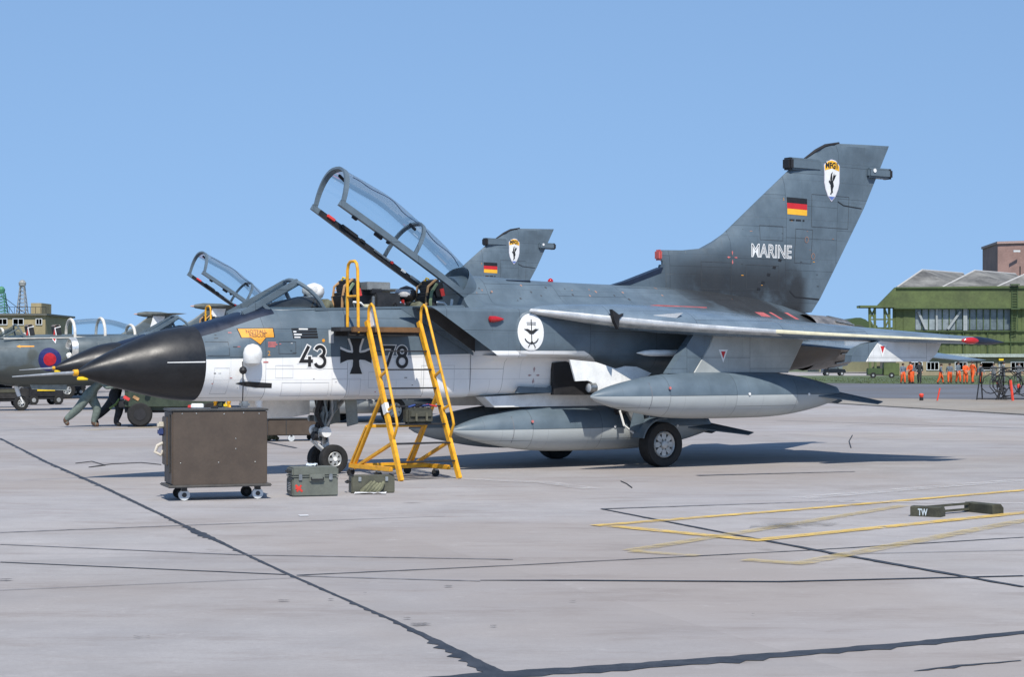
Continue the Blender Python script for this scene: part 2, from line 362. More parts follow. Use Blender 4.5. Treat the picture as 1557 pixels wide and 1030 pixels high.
def strip(name, px, w0, m, z_, parent, jag=.25, side=0., step=.085, seed=1):
    """hand-poured line on the ground through surveyed points, uneven edges"""
    rr = random.Random(seed); P = [Vector(gp(u, v)) for u, v in px]; ws = w0 if isinstance(w0, list) else [w0] * len(P)
    pts = []
    for i in range(len(P) - 1):
        k = max(2, min(160, int((P[i + 1] - P[i]).length / step)))
        pts += [(P[i].lerp(P[i + 1], j / k), lerp(ws[i], ws[i + 1], j / k)) for j in range(k)]
    pts.append((P[-1], ws[-1])); L_, R_ = [], []
    for i, (p, w_) in enumerate(pts):
        a = pts[max(0, i - 1)][0]; b = pts[min(len(pts) - 1, i + 1)][0]; d_ = (b - a).normalized(); n_ = Vector((-d_.y, d_.x))
        L_.append(p + n_ * w_ * (.5 + rr.uniform(-jag, jag) * .45)); R_.append(p - n_ * w_ * (.5 + (side * rr.random() ** 3 * 1.6 if i % 2 else 0) + rr.uniform(-jag, jag) * .45))
    n = len(pts); mb = MB().add([(p.x, p.y, z_) for p in L_ + R_], [(i, n + i, n + i + 1, i + 1) for i in range(n - 1)])
    o = mb.build(name, m, parent, smooth=0, normals=False)
    if o.data.polygons[0].normal.z < 0: o.data.flip_normals()
    return o
TJ = [([(0, 667), (70, 703), (150, 738), (280, 800), (436, 873), (601, 946), (680, 985), (764, 1027)], [.09, .10, .10, .07, .05, .045, .09, .11], tarm, .3, .5),
      ([(270, 795), (300, 810), (352, 832)], [.02, .16, .02], tarm, .5, .6),
      ([(600, 946), (650, 970), (700, 995), (752, 1024)], [.02, .08, .10, .14], tarm, .5, .55),
      ([(640, 1036), (790, 1026), (1000, 1012), (1200, 996), (1390, 980), (1557, 963), (1640, 954)], [.24, .28, .25, .21, .19, .14, .11], tarm, .3, .3),
      ([(880, 1019), (1000, 1011), (1130, 1000)], [.05, .2, .03], tarm, .7, .5),
      ([(1390, 1022), (1460, 1014), (1553, 1006)], [.01, .06, .02], tarm, .9, .6),
      ([(0, 856), (436, 875)], .05, tarm, .2, 0), ([(451, 876), (780, 861), (1228, 838), (1557, 818)], [.05, .04, .05, .05], tarm, .35, 0),
      ([(0, 829), (366, 845), (780, 852)], .05, tarfaint, .3, 0), ([(0, 811), (280, 800), (676, 786)], [.06, .06, .02], tarfaint, .5, 0),
      ([(0, 899), (451, 880)], .022, tarfaint, .3, 0), ([(451, 877), (576, 881), (730, 885)], .04, tarfaint, .6, 0),
      ([(730, 884), (880, 884), (1184, 886), (1557, 877)], [.04, .08, .085, .075], tarm, .15, 0),
      ([(915, 775), (1115, 814), (1263, 842), (1410, 868), (1557, 894)], [.06, .08, .11, .10, .07], tarm, .35, .2),
      ([(1271, 844), (1557, 838)], .035, tarfaint, .3, 0), ([(915, 775), (1090, 769), (1300, 762)], [.10, .08, .03], tarfaint, .5, 0),
      ([(400, 672), (450, 682)], .12, tarm, .3, 0), ([(1060, 724), (1300, 718)], [.2, .1], tarfaint, .5, 0),
      ([(0, 655), (600, 640)], .1, tarfaint, .3, 0), ([(1180, 640), (1557, 652)], .12, tarfaint, .3, 0)]
for i, (px, w_, m, jg, sd_) in enumerate(TJ):
    strip('tar_joint', px, [x * .72 for x in w_] if isinstance(w_, list) else w_ * .72, m, (.0030 + .0003 * i), apron, jg * .7, sd_, seed=i)
for i, (px, w_, m) in enumerate([([(904, 801), (1228, 775), (1557, 746.5), (1640, 740)], .17, yel), ([(930, 801.5), (1141, 822)], .20, yel), ([(1141, 824), (1557, 781), (1640, 773)], .19, yel),
        ([(958, 839), (1160, 806), (1375, 770)], .18, yelf), ([(958, 840), (1063, 847)], .16, yelf), ([(1132, 853), (1215, 859), (1557, 793), (1640, 778)], .2, yelf),
        ([(1217, 759), (1557, 731)], .35, whitef), ([(1240, 764), (1557, 767)], .2, whitef), ([(520, 722), (830, 735), (900, 745)], .3, whitef), ([(130, 655), (250, 650)], .3, yelf)]):
    strip('painted_line', px, w_, m, (.0100 + .0003 * i), apron, .06, 0, seed=50 + i)
for q in ([(1190, 659), (1400, 655), (1600, 657), (1600, 672), (1400, 670), (1260, 664)], [(402, 664), (560, 653), (760, 656), (720, 672), (560, 688), (460, 684)], [(1400, 640), (1560, 640), (1560, 645), (1420, 644)],
          [(0, 600), (120, 598), (160, 604), (0, 607)]):
    sheet('repair_patch', [gp(*p) for p in q], (.0015), CONC2, apron)
tarworn = worn('faint stain', (.2, .19, .175), .5, .35)
spill = worn('oil spill', (.085, .08, .075), .55, .12)
for i, (u, v, r_) in enumerate([(215, 971, .055), (431, 916, .055), (639, 952, .08), (503, 914, .03), (620, 943, .03), (682, 894, .04), (750, 955, .03), (1145, 937, .015), (870, 917, .03), (10, 884, .07), (555, 905, .02), (1215, 799, .32), (1180, 803, .2)]):
    c = gp(u, v); k = 14; r_ = r_ * (.6 if i < 11 else 1)
    pl = [(c[0] + 1.5 * r_ * math.cos(6.283 * j / k) * random.uniform(.6, 1.2), c[1] + r_ * math.sin(6.283 * j / k) * random.uniform(.6, 1.3)) for j in range(k)]
    sheet('oil_spot', pl, (.0135 + .0002 * i), spill if i < 11 else tarworn, apron)
tag(MB().tube([(*gp(u, v), .012) for u, v in [(115, 706), (140, 703), (160, 709), (135, 712), (170, 707), (215, 705), (245, 708)]], .007, 6).build('cable', mat('black rubber', (.02, .02, .022), .6)), 'thin dark cable lying loose on the concrete left of the brown cabinet', 'cable')
tag(MB().tube([(*gp(u, v), .01) for u, v in [(944, 733), (953, 737), (961, 743)]], .007, 6).build('cord', MATS['black rubber']), 'short dark cord on the concrete in front of the main wheel', 'cord')
tag(MB().tube([(*gp(u, v), .01) for u, v in [(1296, 663), (1291, 672), (1294, 682)]], .011, 6).build('cord', MATS['black rubber']), 'short dark cord on the concrete by the pale repair strip', 'cord')
# ================================================================ SWING-WING STRIKE JET (local: x = station aft of the nose tip, y to starboard, z up; builders use +y to port and flip)
def sv(u, v, y_):                   # survey point on the fore-and-aft plane y_ metres to port -> (station, height)
    d_ = (u - 778.5) / FPX; B = ORG + LX * y_
    s_ = -(B.x - d_ * B.y) / (AX.x - d_ * AX.y); Z_ = B.y + s_ * AX.y
    return (s_, CAMH - (v - HORZ) * Z_ / FPX)
GREY = (.105, .142, .172); WHITE = (.84, .84, .82); LGREY = (.42, .45, .45)
P_FWD = jet_paint('front fuselage paint', GREY, WHITE, 1.757, .0205)
P_MID = jet_paint('centre fuselage paint', GREY, WHITE, 1.935, 0., 12.35, soot=True)
P_FIN = jet_paint('fin paint', GREY, GREY, 0, 0, soot=True)
P_WING = jet_paint('wing paint', (.125, .17, .215), (.40, .41, .40), 0, 0, rough=.26)
P_TANK = jet_paint('tank paint', GREY, LGREY, 0, 0)
P_PYL = jet_paint('pylon paint', (.36, .385, .375), (.36, .385, .375), 0, 0)
P_PYLW = jet_paint('outer pylon paint', (.62, .63, .62), (.62, .63, .62), 0, 0)
P_GREY = jet_paint('plain grey paint', GREY, GREY, 0, 0)
black = mat('radome black', (.015, .0155, .017), .42, var=.25, scale=2.5, bump=.05, spec=.45)
navy = mat('anti glare navy', (.008, .015, .034), .45, var=.2)
silver = mat('bare metal edge', (.52, .53, .53), .36, .35, var=.12, scale=4)
cream = mat('cream edge strip', (.66, .62, .44), .45, var=.1)
steel = mat('dull steel', (.38, .39, .38), .4, .85, var=.2, scale=9)
whitep = mat('white enamel', (.78, .78, .75), .38, var=.08, dirt=.25)
dark = mat('near black', (.014, .014, .016), .6, var=.3)
cockpitm = mat('cockpit black', (.02, .021, .023), .6, var=.3)
olive = mat('olive cloth', (.10, .11, .07), .9, var=.3, scale=12, bump=.3)
redp = mat('red cover', (.62, .05, .045), .5, var=.15); redlens = mat('red lens', (.45, .01, .012), .12, var=.1, spec=.8)
faded_red = mat('faded red stencil', (.55, .16, .15), .6, var=.2)
orange = mat('orange decal', (.75, .33, .03), .5, var=.08); dwhite = mat('decal white', (.78, .78, .76), .5, var=.05, bump=0); dblack = mat('decal black', (.014, .014, .015), .5, var=.1, bump=0)
dred = mat('decal red', (.55, .02, .025), .5, var=.05, bump=0); dgold = mat('decal gold', (.85, .45, .03), .5, var=.05, bump=0)
yellowp = mat('yellow enamel', (.78, .385, .018), .42, var=.16, scale=9, dirt=.55, dirtcol=(.16, .08, .025))
rubber = mat('tyre rubber', (.018, .018, .018), .85, var=.35, scale=14, bump=.2); rimm = mat('wheel rim', (.42, .43, .42), .4, .35, var=.15, dirt=.5)
canopyglass = glass('canopy glass'); screenglass = glass('windscreen glass', (.80, .86, .88), .1)
strapm = mat('tan strap', (.42, .25, .12), .8, var=.2); strapg = mat('green strap', (.16, .22, .13), .8, var=.2)
browns = mat('nozzle metal', (.30, .28, .26), .45, .6, var=.3)
skinm = mat('skin', (.52, .30, .21), .6, var=.1); hairm = mat('hair', (.05, .03, .02), .8, var=.3)

def bvh_of(*objs):
    V, F = [], []
    for o in objs:
        k = len(V); V += [v.co[:] for v in o.data.vertices]; F += [[i + k for i in p.vertices] for p in o.data.polygons]
    return BVHTree.FromPolygons(V, F)
def decal(name, polys, m, bvh, eps, parent, step=.07):
    """flat print laid on the port skin: 2D outlines in (station, height)"""
    bm = bmesh.new()
    for pl in polys:
        try: bm.faces.new([bm.verts.new((a, 0, b)) for a, b in pl])
        except ValueError: pass
    bmesh.ops.remove_doubles(bm, verts=bm.verts[:], dist=1e-5)
    xs = [v.co.x for v in bm.verts]; zs = [v.co.z for v in bm.verts]
    for lo, hi, nrm in ((min(xs), max(xs), (1, 0, 0)), (min(zs), max(zs), (0, 0, 1))):
        q = math.ceil(lo / step) * step
        while q < hi:
            bmesh.ops.bisect_plane(bm, geom=bm.verts[:] + bm.edges[:] + bm.faces[:], dist=1e-6, plane_co=(q * nrm[0], 0, q * nrm[2]), plane_no=nrm); q += step
    for v in bm.verts:
        hit, nn, _, _ = bvh.ray_cast(Vector((v.co.x, -9, v.co.z)), Vector((0, 1, 0)))
        v.co.y = (hit.y if hit else 99) - eps
    bmesh.ops.delete(bm, geom=[v for v in bm.verts if v.co.y > 50], context='VERTS')
    bmesh.ops.recalc_face_normals(bm, faces=bm.faces[:])
    for f in bm.faces:
        if f.normal.y > 0: f.normal_flip()
    me = bpy.data.meshes.new(name); bm.to_mesh(me); bm.free(); me.materials.append(m)
    o = bpy.data.objects.new(name, me); COL.objects.link(o); o.parent = parent; return o
def wheel(name, c, r_, wd, root, rim_r, holes=8, side=1):
    """tyre along y at c, with rim as its own part"""
    x0, y0, z0 = c
    pr_ = [(-wd/2*.55, rim_r), (-wd/2*.9, rim_r+.02), (-wd/2, rim_r+(r_-rim_r)*.45), (-wd/2*.88, r_*.965), (-wd/2*.55, r_), (0, r_*1.004), (wd/2*.55, r_), (wd/2*.88, r_*.965), (wd/2, rim_r+(r_-rim_r)*.45), (wd/2*.9, rim_r+.02), (wd/2*.55, rim_r)]
    ty = MB().lathe(pr_, c, 'y', 36, cap=True).build(name, rubber, root, flip=True)
    o_ = wd/2*.56
    rm = MB().lathe([(o_*side, rim_r*.80), (o_*1.32*side, rim_r*.86), (o_*1.45*side, rim_r*.93), (o_*1.25*side, rim_r*1.0), (o_*.9*side, rim_r*1.0)], c, 'y', 32, cap=False)
    rm.lathe([(o_*.75*side, .01), (o_*.75*side, rim_r*.84), (o_*1.0*side, rim_r*.84)], c, 'y', 32, mi=1)
    rm.lathe([(o_*.7*side, rim_r*.30), (o_*1.5*side, rim_r*.28), (o_*1.6*side, rim_r*.2), (o_*1.6*side, .005)], c, 'y', 20)
    for i in range(holes):
        a = 2*math.pi*i/holes
        p = Vector((x0 + math.cos(a)*rim_r*.57, y0 + o_*.95*side, z0 + math.sin(a)*rim_r*.57))
        q = Vector((x0 + math.cos(a)*rim_r*.84, y0 + o_*1.0*side, z0 + math.sin(a)*rim_r*.84)); p0 = Vector((x0 + math.cos(a)*rim_r*.27, y0 + o_*1.0*side, z0 + math.sin(a)*rim_r*.27))
        rm.bar(p0, q, .075*rim_r/.19, .03, up=(0, 1, 0))
    rm.build('rim', [rimm, dark], ty, flip=True); return ty
def mirror(pts): return [(a, -b, c) for a, b, c in pts]
def airfoil(n=9, up=1.):
    xs = [(1 - math.cos(math.pi * i / n)) / 2 for i in range(n + 1)]
    def th(x): return 1.35 * (0.2969 * math.sqrt(x) - .126 * x - .3516 * x * x + .2843 * x**3 - .1015 * x**4) / .2 * .5
    return [(x, th(x) * up) for x in xs[::-1]] + [(x, -th(x) * (2 - up)) for x in xs[1:]]
AF = airfoil(14); AFW = airfoil(20, 1.15)
def surf(mb, secs, mats_le=None, AF=AF):
    """lifting surface: secs = [(LE xyz, TE xyz, thickness, thickness direction)]"""
    rings = []
    for le, te, th, up in secs:
        le, te, up = Vector(le), Vector(te), Vector(up)
        rings.append([tuple(le.lerp(te, x) + up * (z_ * th)) for x, z_ in AF])
    k = len(AF); o = len(mb.f); mb.loft(rings)
    if mats_le is not None:
        for i in range(len(secs) - 1):
            for j in range(k):
                a = AF[j][0]; b = AF[(j + 1) % k][0]
                if max(a, b) < mats_le[0] and (j + 1) % k != 0: mb.m[o + i * k + j] = mats_le[1](i, j)
    return mb

DIG = {'4': [[(.42, 1), (.02, .27), (.64, .27)], [(.46, .50), (.46, 0)]],
       '3': [arc(.27, .745, .235, 160, -75, 16) + arc(.27, .26, .27, 68, -160, 18)],
       '7': [[(.02, .80), (.02, .97), (.60, .97), (.22, 0)]],
       '8': [arc(.29, .755, .22, 0, 360, 24)[:-1], arc(.29, .265, .275, 0, 360, 26)[:-1]]}
def digit(ch, x, z_, h_, wline, wout, bvh, root, e0=.004):
    for k, pl in enumerate(DIG[ch]):
        q = [(x + a * h_, z_ + b * h_) for a, b in pl]; cl = ch == '8'
        decal('number_outline', ribbon(q, wout, cl, 0 if cl else (wout - wline) / 2), dwhite, bvh, e0 + .0007 * k, root, .06)
        decal('number', ribbon(q, wline, cl), dblack, bvh, e0 + .003 + .0007 * k, root, .06)

def build_jet(root):
    # ---- radome and probe
    tab = [(0, 1.600, .006), (.04, 1.602, .035), (.25, 1.630, .145), (.69, 1.672, .318), (1.21, 1.717, .482), (1.55, 1.730, .545), (1.80, 1.735, .568)]
    rings = []
    for i in range(22):
        t_ = 1.80 * (i / 21) ** 1.3; zc, r_ = interp(tab, t_)
        rings.append([(t_, r_ * math.sin(2*math.pi*j/40), zc + r_ * math.cos(2*math.pi*j/40)) for j in range(40)])
    rad = MB().loft(rings).build('radome', black, root, flip=True)
    decal('lightning_strip', [[(1.22, 1.742), (1.785, 1.748), (1.785, 1.766), (1.22, 1.754)]], dwhite, bvh_of(rad), .004, rad)
    pit = MB().tube([(.03, 0, 1.600), (-.25, 0, 1.588), (-.6, 0, 1.565), (-.93, 0, 1.545)], [.028, .022, .016, .008], 10).build('pitot_probe', mat('probe grey', (.45, .46, .46), .35, .6), root, flip=True)
    MB().lathe([(-.035, .02), (-.03, .045), (.035, .05), (.045, .03)], (0, 0, 1.600), 'x', 14).build('collar', yellowp, pit, flip=True)
    MB().box((.10, .03, 1.515), (.17, .03, .055), bev=.012).build('ground_tag', mat('yellow tag', (.85, .58, .02), .5), pit, flip=True)
    # ---- front fuselage: sections split at the sill so that the cockpit stays open
    ST = [  # t, top z, sill y, sill z, half width, z of max width, bottom z, bottom flat y
        (1.80, 2.303, .400, 2.136, .568, 1.735, 1.167, .20), (2.10, 2.385, .41, 2.22, .595, 1.75, 1.162, .26), (2.45, 2.485, .42, 2.34, .62, 1.78, 1.160, .32), (2.80, 2.585, .44, 2.45, .64, 1.80, 1.160, .36),
        (3.20, 2.62, .47, 2.53, .66, 1.82, 1.160, .40), (3.62, 2.63, .50, 2.565, .675, 1.84, 1.162, .42), (4.2, 2.63, .515, 2.58, .685, 1.86, 1.163, .44), (5.0, 2.65, .52, 2.60, .69, 1.88, 1.165, .46), (5.7, 2.68, .52, 2.625, .69, 1.90, 1.170, .48), (6.35, 2.70, .52, 2.66, .69, 1.9, 1.178, .5)]
    def rings_at(t_):
        zt, sy, sz, w_, zm, zb, by = interp(ST, t_)
        rnd = max(0, 1 - (t_ - 1.8) / 1.1)          # circular near the radome, slab-sided by the cockpit
        def outer():
            sl = [(sy, sz), (lerp(w_ * .955, sy + (w_ - sy) * .62, rnd), lerp(sz - .20, lerp(sz, zm, .36), rnd)), (w_, zm + (sz - zm) * .42), (w_, zm), (w_ * .995, lerp(zm - .26, zm - .22, rnd)), (lerp(w_ * .965, w_ * .80, rnd), lerp(zb + .13, zb + .2, rnd)), (lerp(by + .12, w_ * .5, rnd), zb + .015), (by * .8, zb), (0, zb)]
            if rnd > .999:
                r_ = .568; a0 = math.atan2(sy, sz - 1.735); return resample([(r_ * math.sin(lerp(a0, math.pi, i/40)), 1.735 + r_ * math.cos(lerp(a0, math.pi, i/40))) for i in range(41)], 26)
            return resample(chaikin(sl, 3), 26)
        def upper():
            if rnd > .999:
                r_ = .568; a0 = math.atan2(sy, sz - 1.735); return [(r_ * math.sin(a0 * i / 8), 1.735 + r_ * math.cos(a0 * i / 8)) for i in range(9)]
            return resample(chaikin([(0, zt), (sy * .55, zt - .01), (sy * .85, lerp(zt, sz, .45)), (sy, sz)], 2), 9)
        return upper(), outer()
    f = MB(); ts = [1.80 + i * .13 for i in range(14)] + [3.60]
    R1 = []
    for t_ in ts:
        u_, o_ = rings_at(t_); half = u_ + o_[1:]
        R1.append([(t_, a, b) for a, b in half] + [(t_, -a, b) for a, b in half[-2:0:-1]])
    n_ = len(R1[0]); o0 = len(f.f); f.loft(R1)
    for i in range(len(ts) - 1):
        for j in range(n_):
            jj = min(j, n_ - 1 - j)
            if jj < 8 and ts[i] < 2.85: f.m[o0 + i * n_ + j] = 1
    R2 = []
    for t_ in [3.60 + i * .275 for i in range(11)]:
        _, o_ = rings_at(t_); R2.append([(t_, a, b) for a, b in o_] + [(t_, -a, b) for a, b in o_[-2::-1]])
    f.loft(R2, False, False, closed=False)
    fus = f.build('front_fuselage', [P_FWD, navy], root, flip=True, smooth=50)
    # cockpit tub
    tb = MB(); zf = 1.75
    for s_ in (1, -1):
        tb.add([(3.62, s_*.46, zf), (6.34, s_*.46, zf), (6.34, s_*.505, 2.63), (3.62, s_*.49, 2.555)], [(0, 1, 2, 3)])
        tb.bar((3.62, s_*.505, 2.562), (6.34, s_*.515, 2.655), .05, .05, bev=.012, mi=1)
    tb.add([(3.62, .47, zf), (6.34, .47, zf), (6.34, -.47, zf), (3.62, -.47, zf)], [(0, 1, 2, 3)])
    for t_, zz in ((3.615, 2.58), (6.345, 2.66)): tb.add([(t_, .5, zf), (t_, -.5, zf), (t_, -.5, zz), (t_, .5, zz)], [(0, 1, 2, 3)])
    tb.box((3.72, 0, 2.50), (.32, .84, .34), bev=.06); tb.box((5.02, 0, 2.60), (.46, .72, .52), bev=.03); tb.box((5.20, .0, 2.50), (.2, .9, .40), bev=.03)
    for s_ in (1, -1):
        tb.box((4.6, s_*.40, 2.30), (1.2, .12, .3), bev=.02); tb.box((5.9, s_*.40, 2.35), (.9, .12, .3), bev=.02)
    tb.loft([[(t_, w_ * math.sin(R(q)), zb_ + h_ * math.cos(R(q))) for q in range(-90, 91, 15)] for t_, w_, zb_, h_ in ((2.95, .28, 2.50, .10), (3.25, .36, 2.52, .18), (3.6, .42, 2.54, .24), (3.78, .42, 2.54, .23))])
    tub = tb.build('cockpit', [cockpitm, P_GREY], root, flip=True)
    for (a, b, c, sx, sy_, sz_, m_) in ((4.90, .10, 2.965, .42, .34, .13, mat('coaming grey', (.20, .215, .22), .6)), (4.86, .12, 2.885, .2, .3, .1, dark), (4.78, .3, 2.72, .05, .05, .16, steel), (3.70, 0, 2.72, .16, .2, .12, steel), (5.32, .30, 2.70, .02, .08, .12, redp), (4.72, .36, 2.56, .18, .06, .12, cream), (4.68, .25, 2.62, .1, .1, .1, cream)):
        MB().box((a, b, c), (sx, sy_, sz_), bev=.01).build('instrument', m_, tub, flip=True)
    # seats
    for t_, zz in ((4.46, 0), (6.0, .03)):
        s_ = MB(); rk = Matrix.Rotation(R(-14), 3, 'Y')
        s_.box((t_, 0, 2.42 + zz), (.16, .46, .9), rk, .04); s_.box((t_ - .28, 0, 2.02 + zz), (.5, .46, .16), None, .05); s_.box((t_ + .05, 0, 2.90 + zz), (.26, .44, .34), rk, .06); s_.box((t_ - .06, 0, 2.86 + zz), (.10, .30, .26), rk, .04)
        seat = s_.build('ejection_seat', cockpitm, root, flip=True)
        for q, yy in enumerate((.17, -.17)):
            MB().tube([(t_ + .02, yy, 3.07 + zz), (t_ - .13, yy, 2.95 + zz), (t_ - .16, yy * .95, 2.76 + zz), (t_ - .16, yy * .9, 2.55 + zz), (t_ - .2, yy * .7, 2.35 + zz)], .022, 6).build('harness_strap', strapm, seat, flip=True)
        MB().tube([(t_ + .0, .235, 3.0 + zz), (t_ - .10, .23, 2.86 + zz), (t_ - .13, .24, 2.7 + zz), (t_ - .10, .23, 2.5 + zz)], .028, 6).build('harness_strap', strapg, seat, flip=True)
        MB().tube([(t_ + .05, .22, 2.70 + zz), (t_ - .02, .245, 2.70 + zz), (t_ + .12, .25, 2.69 + zz), (t_ + .20, .25, 2.62 + zz), (t_ + .17, .24, 2.5 + zz)], .02, 7).build('seat_pipe', whitep, seat, flip=True)
        MB().box((t_ + .10, .235, 2.86 + zz), (.07, .02, .12), rk).build('placard', redp, seat, flip=True)
        MB().box((t_ + .02, .20, 2.5 + zz), (.22, .08, .22), rk, .02).build('seat_box', mat('pale grey metal', (.42, .43, .42), .5, .2), seat, flip=True)
        MB().tube([(t_ - .05, -.05, 3.05 + zz), (t_ - .05, -.02, 3.10 + zz), (t_ - .05, .06, 3.08 + zz)], .014, 6).build('face_blind_handle', MATS['yellow tag'], seat, flip=True)
    # windscreen
    NS = 16; base, top = [], []
    for i in range(NS + 1):
        a = lerp(-90, 90, i / NS); c, s_ = math.cos(R(a)), math.sin(R(a))
        base.append(Vector((3.80 - 1.10 * c ** .85, .50 * s_, 2.575 - .035 * c * abs(s_) * 2)) if c > 1e-6 else Vector((3.80, .5 * s_, 2.575)))
        top.append(Vector((3.80 - .36 * c, .50 * s_ * (1 if abs(s_) < .9 else 1), 2.575 + .455 * max(c, 0) ** .8)))
    g_ = MB(); rows = [[tuple(b.lerp(t2, k / 4) + Vector((0, 0, .02)) * math.sin(math.pi * k / 4)) for b, t2 in zip(base, top)] for k in range(5)]
    g_.loft(rows, False, False, closed=False)
    wf = MB().tube([tuple(p) for p in top], .034, 8); wf.tube([tuple(p + Vector((0, 0, .0))) for p in base], .022, 8)
    for s_ in (1, -1): wf.bar((2.52, s_ * .27, 2.475), (3.50, s_ * .215, 3.005), .05, .11, bev=.015); wf.bar((2.95, s_ * .33, 2.55), (2.86, s_ * .24, 2.66), .03, .05)
    wf.loft([[tuple(Vector(p) + Vector((0, 0, dz))) for p in ((2.50, .26, 2.46), (2.50, -.26, 2.46), (2.68, -.25, 2.565), (2.68, .25, 2.565))] for dz in (0, .02)])
    ws = wf.build('windscreen', P_GREY, root, flip=True); g_.build('pane', screenglass, ws, flip=True)
    # ---- canopy, hinged open
    F0 = Vector((4.11, 0, 4.235)); e1 = Vector((.8541, 0, -.5201)); e2 = Vector((.5201, 0, .8541))
    def cp(a, y_, n__): return tuple(F0 + e1 * a + e2 * n__ + Vector((0, y_, 0)))
    CS = [(0, .57, .47), (.75, .675, .50), (1.42, .64, .505), (2.0, .58, .50), (2.62, .47, .47), (2.80, .40, .44)]
    def carch(a, grow=0., n=18):
        h_, w_ = interp(CS, a); sh = -.17 * max(0, 1 - a / .5)
        out = []
        for i in range(n + 1):
            q = lerp(-90, 90, i / n); c, s_ = max(0, math.cos(R(q))), math.sin(R(q))
            yy = (w_ + grow) * math.copysign(abs(s_) ** .8, s_); nn = (h_ + grow) * c ** .8
            out.append(cp(a + sh * (nn / .57), yy, nn + .03))
        return out
    gl = MB().loft([carch(i * 2.62 / 20) for i in range(21)], False, False, closed=False)
    cf = MB()
    for s_ in (1, -1):
        cf.loft([[cp(-.02 + a, s_ * (w_ + .022), .05), cp(-.02 + a, s_ * (w_ + .026), -.05), cp(-.02 + a, s_ * (w_ - .04), -.055), cp(-.02 + a, s_ * (w_ - .025), .04)] for a, (h_, w_) in [(i * .17, interp(CS, i * .17)) for i in range(17)]])
    for a, wd in ((0.03, .07), (1.52, .06)):
        o_ = carch(a - wd/2, .012); p_ = carch(a + wd/2, .012); q_ = carch(a + wd/2, -.028); r_ = carch(a - wd/2, -.028)
        cf.loft([[x1, x2, x3, x4] for x1, x2, x3, x4 in zip(o_, p_, q_, r_)])
    rr = [carch(2.60, .008), carch(2.72, .006), carch(2.86, -.02)]
    cf.loft(rr, False, False, closed=False); cf.add(rr[-1], [tuple(range(len(rr[-1])))])
    can = cf.build('canopy', P_GREY, root, flip=True); gl.build('pane', canopyglass, can, flip=True)
    MB().tube([cp(a, .10 + .05 * math.sin(a * 9), interp(CS, a)[0] + .018 - .02) for a in [.1 + i * .09 for i in range(28)]], .007, 5).build('detonating_cord', mat('cord blue', (.05, .08, .16), .6), can, flip=True)
    MB().bar(cp(.12, -.415, -.02), cp(2.7, -.405, -.02), .03, .085).build('rail_liner', dark, can, flip=True)
    for a, l_, hh, m_ in ((.25, .16, .05, redp), (.55, .34, .06, dark), (.95, .1, .05, dark), (1.25, .35, .035, steel), (1.62, .05, .05, redp), (1.85, .10, .045, whitep), (2.05, .3, .05, steel), (2.35, .2, .09, strapm), (2.6, .12, .06, whitep)):
        MB().bar(cp(a, -.395, -.01 + hh * .3), cp(a + l_, -.395, -.01 + hh * .3), .05, hh, bev=.008).build('rail_fitting', m_, can, flip=True)
    for a, l_, hh in ((.28, .10, .05), (.75, .16, .07), (1.0, .06, .04)):
        MB().bar(cp(a, .45, -.06), cp(a + l_, .45, -.06), .05, hh, bev=.008).build('rail_fitting', dark, can, flip=True)
    for a in (.02, 1.5):
        MB().bar(cp(a - .1, .03, interp(CS, a)[0] - .06), cp(a + .08, -.05, interp(CS, a)[0] - .05), .04, .05, bev=.01).build('mirror', dark, can, flip=True)
    MB().tube([(6.2, .30, 2.5), (6.25, .30, 2.78)], .025, 8).build('canopy_jack', whitep, root, flip=True)
